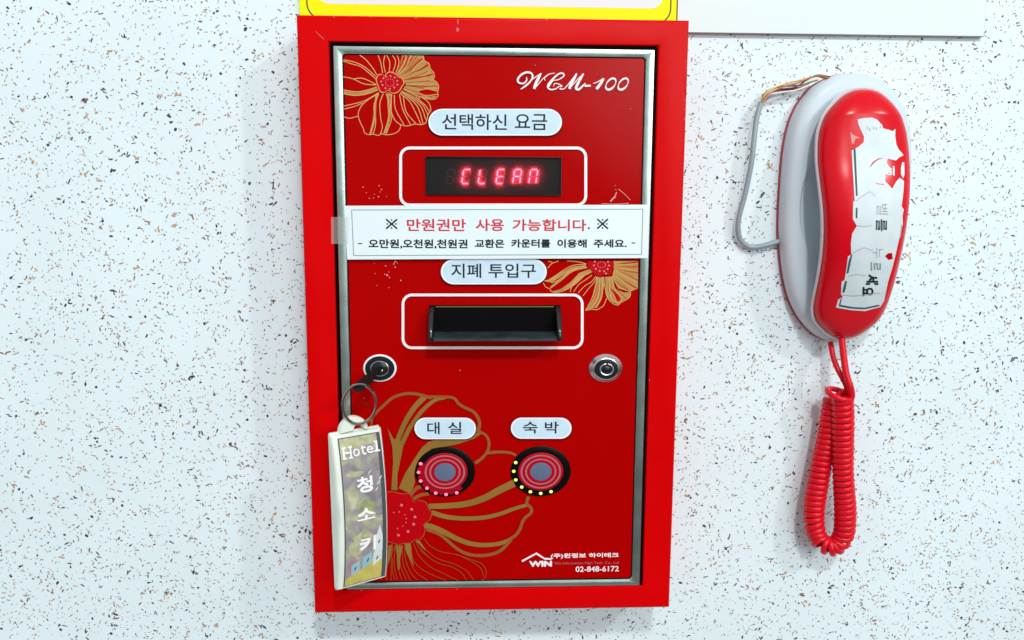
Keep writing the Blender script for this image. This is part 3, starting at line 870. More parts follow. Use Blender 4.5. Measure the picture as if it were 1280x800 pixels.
# ---- banknote slot
def slot():
    Y0 = YP
    a = at(535, 428, Y0 - 12); b_ = at(702.5, 382, Y0)
    xl, xr = at(535.5, 405, Y0 - 18).x, at(702, 405, Y0 - 18).x
    zt = at(600, 381.5, Y0 - 2).z; zb_ = at(600, 427.5, Y0 - 31).z
    f = MB()
    # base plate and top lip
    f.prism([(xl, zb_ + 1), (xr, zb_ + 1), (xr, zt), (xl, zt)], Y0, Y0 - 2.0, 'dull_black', .4)
    root = f.build('banknote_slot', kiosk)
    g = MB()
    g.prism([(xl + 9, zt - 2.6), (xr - 9, zt - 2.6), (xr - 9, zt - 1.3), (xl + 9, zt - 1.3)], Y0 - 2, Y0 - 2.7, 'note_yellow')
    g.build('slot_edge_strip', root)
    # lower tray: sloping tongue that comes out towards the viewer
    t_ = MB()
    N = 14
    zlow = zb_ + 1.5
    prof_ = [(Y0 - 2.2, zlow + 7.5), (Y0 - 9, zlow + 7), (Y0 - 18, zlow + 5.8), (Y0 - 27, zlow + 4.2), (Y0 - 32.5, zlow + 2.6), (Y0 - 34.5, zlow + 1.3), (Y0 - 34, zlow), (Y0 - 14, zlow - .6), (Y0 - 2, zlow - .6)]
    vs = []; fs = []
    for i in range(N + 1):
        s_ = i / N; x = xl + 7 + s_ * (xr - xl - 14)
        for q, (y_, z) in enumerate(prof_): vs.append((x, y_, z))
    m_ = len(prof_)
    for i in range(N):
        for q in range(m_ - 1): fs.append([i * m_ + q, i * m_ + q + 1, (i + 1) * m_ + q + 1, (i + 1) * m_ + q])
    t_.add(vs, fs, 'tray')
    t_.build('note_tray', root)
    # side cheeks: rounded fins
    for side in (-1, 1):
        c = MB()
        x0 = xl if side < 0 else xr - 7
        sec = [(Y0 - 2, zt - 1), (Y0 - 9, zt - 5), (Y0 - 15, zt - 9), (Y0 - 23, zt - 18), (Y0 - 31, zt - 28), (Y0 - 35, zb_ + 6), (Y0 - 33.5, zb_ + 1), (Y0 - 13, zb_), (Y0 - 2, zb_ + .2)]
        n = len(sec); vs = []
        for x, sc_ in ((x0, .88), (x0 + 1.2, .97), (x0 + 2.4, 1), (x0 + 4.6, 1), (x0 + 5.8, .97), (x0 + 7, .88)):
            for y_, z in sec: vs.append((x, Y0 - 2 + (y_ - Y0 + 2) * sc_, (zt + zb_) / 2 + (z - (zt + zb_) / 2) * (1 - (1 - sc_) * .35)))
        fs = [[r * n + i, r * n + (i + 1) % n, (r + 1) * n + (i + 1) % n, (r + 1) * n + i] for r in range(5) for i in range(n)]
        fs += [list(range(n))[::-1], [5 * n + i for i in range(n)]]
        c.add(vs, fs, 'cheek')
        c.build('slot_cheek', root, angle=50)


slot()

# ---- locks
def lock_right():
    c = at(757, 460, YP)
    f = MB()
    f.lathe(c, [(22.5, YP), (22.5, YP - 1), (21.8, YP - 1.8), (20, YP - 2.8), (18, YP - 5.5), (16.6, YP - 6.4), (15.8, YP - 6.6), (15.4, YP - 6)], 'chrome', 1.0, .86, cap=False)
    root = f.build('lock', kiosk)
    g = MB()
    g.lathe(c, [(15.4, YP - 4), (15.4, YP - 8.6), (14.6, YP - 9.4), (12, YP - 9.7)], 'dark_metal', 1, .86, cap=True)
    g.lathe(c, [(9.6, YP - 9.7), (9.6, YP - 10.6), (8.8, YP - 10.9), (7.6, YP - 10.6), (7.2, YP - 9.8)], 'chrome', 1, .86, cap=False)
    g.lathe(c, [(5.2, YP - 9.7), (5.2, YP - 10.6), (4.4, YP - 11)], 'dark_metal', 1, .86)
    g.prism([(c.x - 1.4, c.z + 6), (c.x + 1.4, c.z + 6), (c.x + 1.4, c.z + 9), (c.x - 1.4, c.z + 9)], YP - 9.6, YP - 10.9, 'dark_metal')
    g.build('lock_cylinder', root)


def lock_left():
    c = at(475, 460, YP)
    f = MB()
    f.lathe(c, [(22, YP), (22, YP - 1), (21.2, YP - 2.0), (19.6, YP - 2.3), (19, YP - 1.8)], 'label_white', 1.0, .84, cap=False)
    root = f.build('lock', kiosk)
    g = MB()
    g.lathe(c, [(19.2, YP - .5), (19.2, YP - 3.2), (18.2, YP - 4), (13.6, YP - 4.2), (13, YP - 3.0), (12.6, YP - 3.0)], 'dark_metal', 1, .84)
    g.lathe(c, [(12.4, YP - 2.9), (12.4, YP - 4.6), (11.8, YP - 5.0), (11, YP - 5.0), (10.6, YP - 4.2)], 'chrome', 1, .84, cap=False)
    g.lathe(c, [(10.4, YP - 3), (10.4, YP - 4.6), (9.6, YP - 5)], 'dark_metal', 1, .84)
    g.build('lock_cylinder', root)
    return c


lock_right()
LC = lock_left()

# ---- push buttons with ring of diodes
def button(cx, cy, k, glow, leds):
    f = MB()
    c = at(cx, cy, YP)
    S_ = (at(cx + 1, cy, YP) - at(cx - 1, cy, YP)).x / 2
    Sz = (at(cx, cy - 1, YP) - at(cx, cy + 1, YP)).z / 2
    f.lathe(c, [(37.6, YP - .9), (37.6, YP - 1.3), (36.8, YP - 1.7), (29, YP - 1.8)], 'black_ring', S_, Sz * .835, n=64, cap=True)
    root = f.build('push_button', kiosk)
    g = MB()
    g.lathe(c, [(28.2, YP - 1.7), (28.2, YP - 2.4), (27.4, YP - 2.7), (26, YP - 2.8)], 'btn_red', S_, Sz * .835, n=64, cap=True)
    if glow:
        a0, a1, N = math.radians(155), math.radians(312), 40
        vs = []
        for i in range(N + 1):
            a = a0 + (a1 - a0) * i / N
            # red colour stands in for the diode glow, wider round every diode
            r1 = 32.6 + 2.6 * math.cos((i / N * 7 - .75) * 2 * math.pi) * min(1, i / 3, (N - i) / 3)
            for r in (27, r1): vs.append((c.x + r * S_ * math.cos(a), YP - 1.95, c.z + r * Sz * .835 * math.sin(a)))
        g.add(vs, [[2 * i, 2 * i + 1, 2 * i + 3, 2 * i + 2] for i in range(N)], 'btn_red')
    for q, (r0, r1, kk) in enumerate(((25.2, 23.0, 'btn_line'), (19.4, 17.4, 'btn_line'))):
        yy = YP - 2.9
        g.lathe(c, [(r0, yy), (r1, yy)], kk, S_, Sz * .835, n=64, cap=False)
    g.lathe(c, [(13.4, YP - 2.8), (13.2, YP - 3.2), (12, YP - 3.4)], 'btn_blue', S_, Sz * .835, n=48, cap=True)
    g.build('button_cap', root)
    for lx, lyy in leds:
        h = MB()
        p = at(lx, lyy, YP - 2)
        h.lathe(p, [(2.4, YP - 1.7), (2.2, YP - 2.5), (1.6, YP - 3.2), (.7, YP - 3.5)], k, 1, .9, n=14)
        h.build('indicator_light', root)


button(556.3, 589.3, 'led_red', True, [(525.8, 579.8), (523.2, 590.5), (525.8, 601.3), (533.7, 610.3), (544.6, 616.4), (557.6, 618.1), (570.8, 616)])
button(675.8, 588.8, 'led_green', False, [(644.6, 578.3), (642.2, 589.2), (644.7, 600), (652.1, 608.9), (663, 614.8), (675.9, 616.8), (688.8, 614.6)])

# ------------------------------------------------------------------ paper notice taped over the door
def notice():
    q = [(430, 257.2), (812, 255.8), (810, 322.6), (434, 324.4)]   # corners clockwise from top left
    YN = -D - .6
    bil = lambda s_, t_: ((q[0][0] * (1 - s_) + q[1][0] * s_) * (1 - t_) + (q[3][0] * (1 - s_) + q[2][0] * s_) * t_,
                          (q[0][1] * (1 - s_) + q[1][1] * s_) * (1 - t_) + (q[3][1] * (1 - s_) + q[2][1] * s_) * t_)
    wave = lambda s_, t_: YN + .9 * math.sin(s_ * 5.1 + .4) * (.4 + .6 * t_) * .5 - .5 * (t_ - .5) ** 2 * math.sin(s_ * 9)
    o = at(621, 290, YN)
    nt_ = thing('paper_notice', 'white paper notice with red and black lettering taped across the kiosk door', 'notice', (o.x, o.y, o.z))
    f = MB()
    NX, NZ = 48, 8
    for off, flip in ((0, 1), (.35, 0)):
        vs = []
        for j in range(NZ + 1):
            for i in range(NX + 1):
                s_, t_ = i / NX, j / NZ
                p = bil(s_, t_); vs.append(at(p[0], p[1], wave(s_, t_) + off))
        fs = []
        for j in range(NZ):
            for i in range(NX):
                a = j * (NX + 1) + i; r = [a, a + NX + 1, a + NX + 2, a + 1]
                fs.append(r if flip else r[::-1])
        f.add(vs, fs, 'paper')
    base = f
    pl = lambda px, py, y_: at(px, py, wave((px - 432) / 379, (py - 257) / 66) - y_)
    # thin printed frame
    fr = [(439.5, 262.5), (803.5, 261.5), (802, 318), (442, 319.5)]
    for i in range(4):
        a, b_ = fr[i], fr[(i + 1) % 4]
        mid_ = [(a[0] + (b_[0] - a[0]) * t_ / 8, a[1] + (b_[1] - a[1]) * t_ / 8) for t_ in range(9)]
        base.ribbon(mid_, 1.05, 1.05, .06 + .012 * i, 'grey_ink', n=60, place=pl)
    T1 = lambda b_, bx, k, bd=.02: lettering(base, b_, bx, .06, k, bold=bd, place=pl)
    def cross(x0, y0, x1, y1):
        base.ribbon([(x0, y0), ((x0 + x1) / 2, (y0 + y1) / 2), (x1, y1)], 2.1, 2.1, .07, 'ink', place=pl)
        base.ribbon([(x0, y1), ((x0 + x1) / 2, (y0 + y1) / 2), (x1, y0)], 2.1, 2.1, .08, 'ink', place=pl)
        cx, cy = (x0 + x1) / 2, (y0 + y1) / 2
        for dx, dy in ((0, -5), (0, 5), (-5.3, 0), (5.3, 0)): base.dot(cx + dx, cy + dy, 1.15, .08, 'ink', n=8, place=pl)
    cross(482.5, 274, 496.5, 286); cross(746.5, 273.8, 760, 286)
    T1('만원권만', (508.5, 273.5, 582.5, 289), 'red_ink'); T1('사용', (594.5, 273.5, 630, 289), 'red_ink'); T1('가능합니다', (640.5, 273.8, 733, 289), 'red_ink')
    base.dot(736, 285.2, 1.3, .06, 'ink', place=pl)
    T1('오만원,오천원,천원권', (460.5, 299, 584.5, 311), 'ink', .021)
    T1('교환은', (593.5, 299, 630.5, 309.8), 'ink', .021); T1('카운터를', (639, 298.8, 688, 309.8), 'ink', .021)
    T1('이용해', (696.5, 299, 733.5, 309.8), 'ink', .021); T1('주세요.', (742, 299, 783.5, 309.8), 'ink', .021)
    base.ribbon([(447.5, 304.5), (450, 304.5), (452.5, 304.5)], 1.4, 1.4, .07, 'ink', place=pl)
    base.ribbon([(789.5, 303.8), (791.5, 303.8), (794, 303.8)], 1.4, 1.4, .07, 'ink', place=pl)
    base.build('paper_sheet', nt_)
    g = MB()
    pts = [at(a, b_, -D - .35) for a, b_ in ((414, 271.5), (424, 271), (436, 271), (436, 305), (425, 305), (414, 304.5))]
    pts = [Vector((p.x, p.y - (1.2 if p.x > at(430, 290, -D).x else 0), p.z)) for p in pts]
    g.add(pts, [[0, 5, 4, 1], [1, 4, 3, 2]], 'tape')
    g.build('tape', nt_)


notice()

# ------------------------------------------------------------------ key with its ring and tag
def key_set():
    hub = Vector((LC.x, YP - 4, LC.z))
    ks = thing('room_key', 'black headed key in the left lock with steel ring and hotel tag', 'key', (hub.x, hub.y, hub.z))
    # key: flat plate, edge towards the viewer, drooping down left out of the lock
    end = at(445, 487, YP - 46)
    f = MB()
    ax = end - Vector((hub.x, hub.y - 1, hub.z)); L = ax.length; ax.normalize()
    side = ax.cross(Vector((0.25, -.2, 1))).normalized(); nrm = side.cross(ax).normalized()
    # outline in (along, across): blade then round bow
    ol_ = [(-4, -4.5), (L * .35, -4.5), (L * .42, -7.5), (L * .7, -8.5), (L * .95, -7.5), (L * 1.04, -3.5), (L * 1.04, 3.5), (L * .95, 7.5), (L * .7, 8.5), (L * .42, 7.5), (L * .35, 4.5), (-4, 4.5)]
    hb = Vector((hub.x, hub.y - 1, hub.z))
    vs = []
    for ins_, h in ((.8, -2.6), (0, -1.6), (0, 1.6), (.8, 2.6)):
        for a, b_ in inset(ol_, ins_): vs.append(hb + ax * a + side * b_ * .85 + nrm * h * .9)
    n = len(ol_)
    fs = [[r * n + i, r * n + (i + 1) % n, (r + 1) * n + (i + 1) % n, (r + 1) * n + i] for r in range(3) for i in range(n)]
    fs += [list(range(n))[::-1], [3 * n + i for i in range(n)]]
    f.add(vs, fs, 'key_black')
    # small bright rivet on the key plug
    rv = at(477, 463.5, YP - 6)
    f.lathe(rv, [(1.7, YP - 4.5), (1.5, YP - 6.3), (.7, YP - 6.8)], 'chrome', 1, .9, n=12)
    f.build('key_blade', ks)
    # split ring, two turns
    YR = YP - 42
    c = at(449, 505, YR)
    g = MB()
    pts = []
    rx = (at(470, 505, YR) - at(429, 505, YR)).x / 2; rz = (at(449, 480, YR) - at(449, 531, YR)).z / 2
    tilt = math.radians(24)
    for i in range(97):
        a = 2 * math.pi * i / 48 + .6
        x = rx * .97 * math.cos(a); z = rz * .97 * math.sin(a)
        pts.append((c.x + x * math.cos(tilt * .3), c.y + x * math.sin(tilt) + (i / 96 - .5) * 4.0, c.z + z))
    g.tube(pts, 1.7, 'ring_steel', sides=8)
    g.build('split_ring', ks)
    # tag: flat back, cushioned front; turned about the vertical so that its left edge comes forward
    th = math.radians(33)
    e1 = Vector((math.cos(th), math.sin(th), 0)); e3 = Vector((math.sin(th), -math.cos(th), 0)); e2 = Vector((-.02, .03, 1)).normalized()
    YT = YP - 37
    ctr = at(446, 633, YT)
    W, H = 35.5, 104.0
    # body rows from top to bottom
    t_ = MB()
    rows = 24
    def front(v):   # v -1..1 bottom..top
        return 8 + 13 * max(0, 1 - v * v) ** .9
    def P3(a, b_, h): return ctr + e1 * a + e2 * b_ + e3 * h
    sec = lambda fr_: [(-W, 0), (-W, fr_ * .55), (-W + .8, fr_ * .85), (-W + 3, fr_), (-W + 5.5, fr_ + .2), (W - 5.5, fr_ + .2), (W - 3, fr_), (W - .8, fr_ * .85), (W, fr_ * .55), (W, 0)]
    vs = []; m_ = len(sec(1))
    vlist = [-1.0, -.992, -.975] + [-.95 + 1.9 * i / rows for i in range(rows + 1)] + [.975, .992, 1.0]
    for v in vlist:
        fr_ = front(v); sh = 1.0
        if abs(v) > .99: fr_ *= .45; sh = .975
        elif abs(v) > .98: fr_ *= .85; sh = .99
        for a, h in sec(fr_): vs.append(P3(a * sh, v * H, h))
    nv = len(vlist)
    fs = []
    for i in range(nv - 1):
        for q in range(m_ - 1): fs.append([i * m_ + q, (i + 1) * m_ + q, (i + 1) * m_ + q + 1, i * m_ + q + 1][::-1])
        fs.append([i * m_, i * m_ + m_ - 1, (i + 1) * m_ + m_ - 1, (i + 1) * m_][::-1])
    fs += [[q for q in range(m_)], [(nv - 1) * m_ + q for q in range(m_)][::-1]]
    t_.add(vs, fs, 'cream')
    # hanging eye: an arch on top
    arch = []
    for i in range(19):
        a = math.pi * i / 18
        arch.append((-3 + 20 * math.cos(a), 20 * math.sin(a)))
    hole = [(3 + 7 * math.cos(math.pi * i / 18), 2.5 + 7 * math.sin(math.pi * i / 18)) for i in range(19)]
    vs = []
    for pts_, h in ((arch, 0), (arch, 7), (inset_c(arch, .93), 9), (inset_c(hole, 1.1), 9), (hole, 7), (hole, 0)):
        for a, b_ in pts_: vs.append(P3(a, H * .985 + b_, h))
    fs = [[r * 19 + i, r * 19 + i + 1, (r + 1) * 19 + i + 1, (r + 1) * 19 + i] for r in range(5) for i in range(18)] + [[5 * 19 + i, 5 * 19 + i + 1, i + 1, i] for i in range(18)]
    t_.add(vs, fs, 'cream')
    tag = t_.build('key_tag', ks, angle=50)
    # printed insert under the window, with a dark strip painted as the inner wall's shade
    ins_ = MB()
    X0, X1, Z0, Z1 = -W + 9.5, W - 5.5, -H + 5.5, H - 7.5
    surf = lambda a, b_, d=0: P3(a, b_, front(b_ / H) + .35 + d)
    def patch(pts_, k, d, n=1):
        # convex outline in insert coordinates (0..1, 0..1 from the top), cut in strips so that it follows the bulge
        pts_ = [(X0 + u * (X1 - X0), Z1 - v * (Z1 - Z0)) for u, v in pts_]
        zs = [p[1] for p in pts_]; za, zb2 = min(zs), max(zs)
        K = max(1, int((zb2 - za) / 2.5))
        prev = None
        for i in range(K + 1):
            z = za + (zb2 - za) * i / K
            z_ = min(max(z, za + 1e-4), zb2 - 1e-4)
            xs = []
            for j in range(len(pts_)):
                a, b2 = pts_[j], pts_[(j + 1) % len(pts_)]
                if (a[1] - z_) * (b2[1] - z_) < 0: xs.append(a[0] + (b2[0] - a[0]) * (z_ - a[1]) / (b2[1] - a[1]))
            if len(xs) < 2: continue
            cur = (surf(min(xs), z, d), surf(max(xs), z, d))
            if prev: ins_.add([prev[0], prev[1], cur[1], cur[0]], [[0, 1, 2, 3]], k)
            prev = cur
    patch([(-.03, -.006), (1.02, -.006), (1.04, 1.006), (-.03, 1.006)], 'p_dark', 0)
    patch([(0, 0), (.93, 0), (.93, 1), (0, 1)], 'print', .08)
    def blob(cu, cv, ru, rv, k, d, jag=.2, n=14):
        patch([(cu + ru * math.cos(2 * math.pi * i / n) * rnd.uniform(1 - jag, 1 + jag), cv + rv * math.sin(2 * math.pi * i / n) * rnd.uniform(1 - jag, 1 + jag)) for i in range(n)], k, d)
    patch([(0, 0), (.93, 0), (.93, .06), (.5, .05), (0, .095)], 'p_lime', .12)
    blob(.55, .47, .22, .05, 'p_green', .12); blob(.42, .69, .26, .06, 'p_lime', .12); blob(.25, .74, .2, .06, 'p_lime', .14); blob(.5, .53, .3, .035, 'p_lime', .13)
    blob(.28, .235, .25, .018, 'p_lime', .12, .4); blob(.2, .87, .2, .05, 'p_mauve', .12)
    patch([(.0, .955), (.93, .83), (.93, 1), (0, 1)], 'p_ochre', .15)
    patch([(.70, .80), (.92, .79), (.92, .86), (.70, .90)], 'p_white', .18); patch([(.72, .70), (.93, .69), (.93, .80), (.72, .81)], 'p_white', .20)
    patch([(.74, .70), (.86, .61), (.93, .69), (.93, .70)], 'p_white', .22)
    patch([(.14, .855), (.36, .835), (.36, .905), (.16, .935)], 'p_blue', .18); patch([(.43, .82), (.66, .79), (.66, .87), (.43, .905)], 'p_blue', .18)
    for u, v in ((.25, .885), (.56, .845), (.80, .845), (.84, .73)): patch([(u - .025, v - .014), (u + .025, v - .018), (u + .025, v + .016), (u - .025, v + .02)], 'p_dark', .24)
    patch([(.72, .703), (.93, .692), (.93, .697), (.72, .708)], 'p_dark', .26); patch([(.70, .802), (.92, .792), (.92, .796), (.70, .806)], 'p_mauve', .26)
    for u, v in ((.8, .33), (.86, .30), (.75, .37), (.6, .25)): patch([(u, v), (u + .12, v - .025), (u + .13, v - .019), (u + .02, v + .008)], 'p_white', .2)
    ins_.build('printed_insert', tag)
    # raised white letters
    lt = MB()
    def raised(body, u0, v0, u1, v1, bold, h=1.6, skew=0.0, nob=False):
        if bold and not nob:
            for q in range(6):
                du, dv = bold * .55 * math.cos(q * math.pi / 3), bold * .17 * math.sin(q * math.pi / 3)
                raised(body, u0 + du, v0 + dv, u1 + du, v1 + dv, 0, h + .01 * q, skew, True)
            return
        vs_, fs_ = (body if not isinstance(body, str) else text2d(body))
        P_ = []
        for lay in (0.2, h):
            for a, b_ in vs_:
                u = u0 + a * (u1 - u0); v = v1 - b_ * (v1 - v0) + skew * (a - .5)
                P_.append(surf(X0 + u * (X1 - X0), Z1 - v * (Z1 - Z0), lay))
        n_ = len(vs_)
        edges = {}
        for f_ in fs_:
            for i in range(len(f_)):
                e_ = (f_[i], f_[(i + 1) % len(f_)])
                edges[e_] = 1
        F = [[q + n_ for q in f_] for f_ in fs_]
        for (a, b_) in edges:
            if (b_, a) not in edges: F.append([a, b_, b_ + n_, a + n_])
        lt.add(P_, F, 'tag_text')
    raised('H', .05, .055, .26, .128, 0); raised('o', .30, .075, .46, .123, 0); raised('t', .49, .06, .62, .121, 0); raised('e', .64, .073, .80, .118, 0); 
    BAR = ([(0, 0), (1, 0), (1, 1), (0, 1)], [[0, 1, 2, 3]])
    raised(BAR, .875, .045, .92, .115, 0); raised(BAR, .83, .045, .90, .054, 0, 1.62); raised(BAR, .82, .107, .97, .116, 0, 1.63)
    for u in (.035, .185):
        for v in (.053, .121): raised(BAR, u, v, u + .10, v + .009, 0, 1.64)
    raised('청', .33, .265, .70, .365, .02); raised('소', .30, .475, .72, .55, .02); raised('키', .35, .675, .74, .775, .022)
    lt.build('raised_letters', tag)


def inset_c(pts, s_):
    cx = sum(p[0] for p in pts) / len(pts); cy = sum(p[1] for p in pts) / len(pts)
    return [(cx + (x - cx) * s_, cy + (y - cy) * s_) for x, y in pts]


key_set()

# ------------------------------------------------------------------ wall telephone
X0 = 492.5
tele = thing('wall_telephone', 'pale grey wall telephone body cradling the red handset', 'telephone', (X0, 0, -35))
prof_w = [(343.5, 0), (342.6, 14), (338.5, 30), (326, 52), (311, 65), (296, 74.5), (270, 83.5), (235, 88.5), (192.5, 90), (150, 90), (114.7, 88.0), (69.5, 81.0), (35.3, 71.5), (6, 56.5), (-16, 37), (-27, 19), (-31, 0)]


def outline_phone(n=52):
    sp = spline(prof_w, n)
    left = [(X0 - p[1], p[0]) for p in sp]; right = [(X0 + p[1], p[0]) for p in sp]
    return left + right[-2:0:-1]


def loft_rings(mb, rings, k, flip=False):
    n = len(rings[0]); vs = []
    for r in rings: vs += [tuple(p) for p in r]
    fs = []
    for q in range(len(rings) - 1):
        for i in range(n):
            j = (i + 1) % n
            fs.append([q * n + i, q * n + j, (q + 1) * n + j, (q + 1) * n + i])
    fs.append([(len(rings) - 1) * n + i for i in range(n)])
    if flip: fs = [f_[::-1] for f_ in fs]
    mb.add(vs, fs, k)


O = outline_phone()
cz = 155.0
def scaled(d, y, sc=None):
    """ring set in from the outline by d units (d may depend on the height)"""
    out = []
    for x, z in O:
        dd = d(z) if callable(d) else d
        sx = max(.02, 1 - dd / 89.0); sz = max(.02, 1 - dd * 1.05 / 188.0)
        yy = y(x, z) if callable(y) else y
        out.append((X0 + (x - X0) * sx, yy, cz + (z - cz) * sz))
    return out


bp = MB()
loft_rings(bp, [scaled(-.7, -.2), scaled(-.7, -4), scaled(-.2, -5.2), scaled(1, -5.4)], 'plate_red')
bp.build('back_plate', tele)
bs = MB()
crescent = lambda z: max(0.0, 1 - ((z - 163) / 74.0) ** 2)
loft_rings(bs, [scaled(0.6, -6), scaled(0.3, -14), scaled(1.4, -22), scaled(4.2, -28), scaled(9, -31.5), scaled(15, -33.5), scaled(lambda z: 30 - 11.5 * crescent(z), -34.0), scaled(lambda z: 31 - 11.5 * crescent(z), -33.6),
                scaled(lambda z: 34 - 11 * crescent(z), lambda x, z: -32.8 + 5.5 * crescent(z)), scaled(41, lambda x, z: -29 + 3.5 * crescent(z)), scaled(46, -24), scaled(62, -23), scaled(80, -23)], 'grey_plastic')
bs.build('base_shell', tele, angle=38)

hand = thing('telephone_handset', 'glossy red telephone handset with a torn white sticker hanging on its base', 'telephone handset', (X0, -60, -22))
HS = [(317, 0.5, -50), (315.5, 12, -50), (312, 21, -50.5), (305, 31, -51), (297, 39, -52), (287, 47.2, -52.6), (276, 53, -53.4), (256, 58.8, -56), (224, 61, -63), (192, 59.4, -72), (160, 56.4, -78.5), (128, 53.8, -79), (96, 52, -74.5), (63, 51.2, -65), (40, 50.8, -56), (22, 49, -48.5), (6, 43, -44), (-6, 32, -42), (-14, 22, -41), (-19, 13, -40.5), (-21.5, .5, -40.5)]
HSs = spline(HS, 84)


def hsec(st, nphi=30):
    z, w_, y_ = st
    w_ = max(w_, .3)
    h = 27 * min(1, w_ / 50) ** .75
    out = []
    for i in range(nphi + 1):
        a = math.pi * i / nphi
        c_, s_ = math.cos(a), math.sin(a)
        out.append((X0 - w_ * math.copysign(abs(c_) ** .78, c_), y_ - h * abs(s_) ** .80, z))
    return out


hb = MB()
secs = [hsec(s_) for s_ in HSs]
n = len(secs[0]); hv = [p for s_ in secs for p in s_]
hf = [[i * n + j, (i + 1) * n + j, (i + 1) * n + j + 1, i * n + j + 1] for i in range(len(secs) - 1) for j in range(n - 1)]
hb.add(hv, hf, 'red_plastic')
hb.build('handset_cover', hand, angle=80)
# grey back half with the lip that shows along the seam
kb = MB()
rims = []
for (grow, dy, sc_) in ((0.0, .4, 1), (2.4, -.4, 1), (3.3, 1.0, 1), (2.8, 4.5, 1), (-3, 11, .97), (-14, 15, .9)):
    ring = []
    for z, w_, y_ in HSs: ring.append((X0 - max(.3, w_ + grow * min(1, w_ / 20)), y_ + dy, 150 + (z - 150) * (1 + grow / 180)))
    for z, w_, y_ in HSs[-2:0:-1]: ring.append((X0 + max(.3, w_ + grow * min(1, w_ / 20)), y_ + dy, 150 + (z - 150) * (1 + grow / 180)))
    rims.append(ring)
vs = [p for r in rims for p in r]; nn = len(rims[0])
fs = [[q * nn + j, q * nn + i, (q + 1) * nn + i, (q + 1) * nn + j] for q in range(len(rims) - 1) for i in range(nn) for j in [(i + 1) % nn]]
N_ = len(HSs)
last = (len(rims) - 1) * nn
for i in range(N_ - 1):
    a, b_ = i, i + 1
    ra = (nn - i) % nn; rb_ = nn - i - 1
    if b_ == N_ - 1: fs.append([last + a, last + b_, last + ra] if ra != a else [last + a, last + b_, last + rb_])
    elif a == 0: fs.append([last + a, last + b_, last + rb_])
    else: fs.append([last + a, last + b_, last + rb_, last + ra])
kb.add(vs, fs, 'rim_plastic')
kb.build('handset_back', hand, angle=50)

BV = BVHTree.FromPolygons([Vector(v) for v in hv], hf)


def on_hand(px, py, lift):
    d = ray(px, py).normalized()
    p, nrm, i, dist = BV.ray_cast(CAM, d)
    if p is None: return None
    if nrm.dot(d) > 0: nrm = -nrm
    return p + nrm * lift


def hand_patch(mb, pts, lift, k, step=2.5):
    """a patch laid on the handset along a traced outline, cut fine enough to follow the dome"""
    ol2 = []
    for i in range(len(pts)):
        a, b_ = Vector(pts[i]), Vector(pts[(i + 1) % len(pts)])
        m_ = max(1, int((b_ - a).length / step))
        ol2 += [a + (b_ - a) * j / m_ for j in range(m_)]
    nb = len(ol2)
    xs = [p.x for p in ol2]; ys = [p.y for p in ol2]
    inner_ = []
    x = min(xs)
    def inside(p):
        c_ = False
        for i in range(nb):
            a, b_ = ol2[i], ol2[(i + 1) % nb]
            if (a.y > p[1]) != (b_.y > p[1]) and p[0] < (b_.x - a.x) * (p[1] - a.y) / (b_.y - a.y) + a.x: c_ = not c_
        return c_
    while x < max(xs):
        y_ = min(ys)
        while y_ < max(ys):
            if inside((x, y_)) and min((p - Vector((x, y_))).length for p in ol2) > step * .5: inner_.append(Vector((x, y_)))
            y_ += step
        x += step
    r = geometry.delaunay_2d_cdt(ol2 + inner_, [], [list(range(nb))], 1, 1e-6)
    vs_, fs_ = r[0], r[2]
    P_ = [on_hand(p.x, p.y, lift) for p in vs_]
    F = [f_ for f_ in fs_ if all(P_[q] is not None for q in f_)]
    P_ = [p if p is not None else Vector((X0, -60, 100)) for p in P_]
    G = []
    for f_ in F:
        ar = sum(P_[f_[i]].x * P_[f_[(i + 1) % len(f_)]].z - P_[f_[(i + 1) % len(f_)]].x * P_[f_[i]].z for i in range(len(f_)))
        G.append(f_ if ar > 0 else f_[::-1])
    mb.add(P_, G, k)


M['teal_line'] = mat('dark_teal_line', (0.045, 0.085, 0.095), .5, spec=.15)
M['sticker'] = mat('torn_vinyl_sticker', (0.60, 0.70, 0.73), .42, spec=.2, var=.06, vscale=70, bump=.5, bscale=95)
K1 = lambda pts: [(1060 + x / 6.667, 140 + y / 6.667) for x, y in pts]
K2 = lambda pts: [(1040 + x / 5, 240 + y / 5) for x, y in pts]
st = MB()
top_part = K1([(78, 62), (130, 50), (200, 46), (240, 62), (285, 110), (290, 136), (340, 148), (370, 160), (395, 140), (392, 200), (402, 270), (422, 312), (462, 360), (425, 380), (398, 405), (330, 388), (322, 420), (335, 450), (365, 475), (345, 500), (312, 520), (308, 575), (345, 615), (368, 640), (400, 580), (430, 548), (466, 575), (462, 650)])
bot = K2([(441, 40), (434, 90), (448, 110), (440, 150), (442, 200), (425, 270), (408, 340), (395, 400), (380, 460), (350, 560), (325, 680), (302, 718), (205, 744), (120, 738), (25, 722), (38, 672), (68, 655), (56, 640), (60, 560), (78, 552), (90, 480), (100, 402), (120, 392), (118, 320), (126, 260), (155, 212), (142, 190), (130, 168), (133, 60)])
left_part = K1([(55, 740), (48, 620), (38, 460), (30, 322), (85, 290), (130, 252), (132, 205), (90, 110)])
hand_patch(st, top_part + bot + left_part, .25, 'sticker')
hand_patch(st, K1([(372, 452), (386, 448), (388, 530), (374, 530)]), .25, 'sticker')
hand_patch(st, K1([(450, 418), (468, 420), (470, 520), (458, 555), (440, 520), (440, 465)]), .25, 'sticker', step=2)
hand_patch(st, K1([(20, 165), (40, 188), (100, 218), (62, 222), (48, 262), (34, 268), (24, 220)]), .2, 'residue')
for s_ in ([(44, 305), (78, 305), (82, 735), (66, 735)],): pass
hand_patch(st, K1([(44, 305), (62, 305), (72, 520), (80, 700), (66, 700), (56, 520)]), .40, 'teal_line')
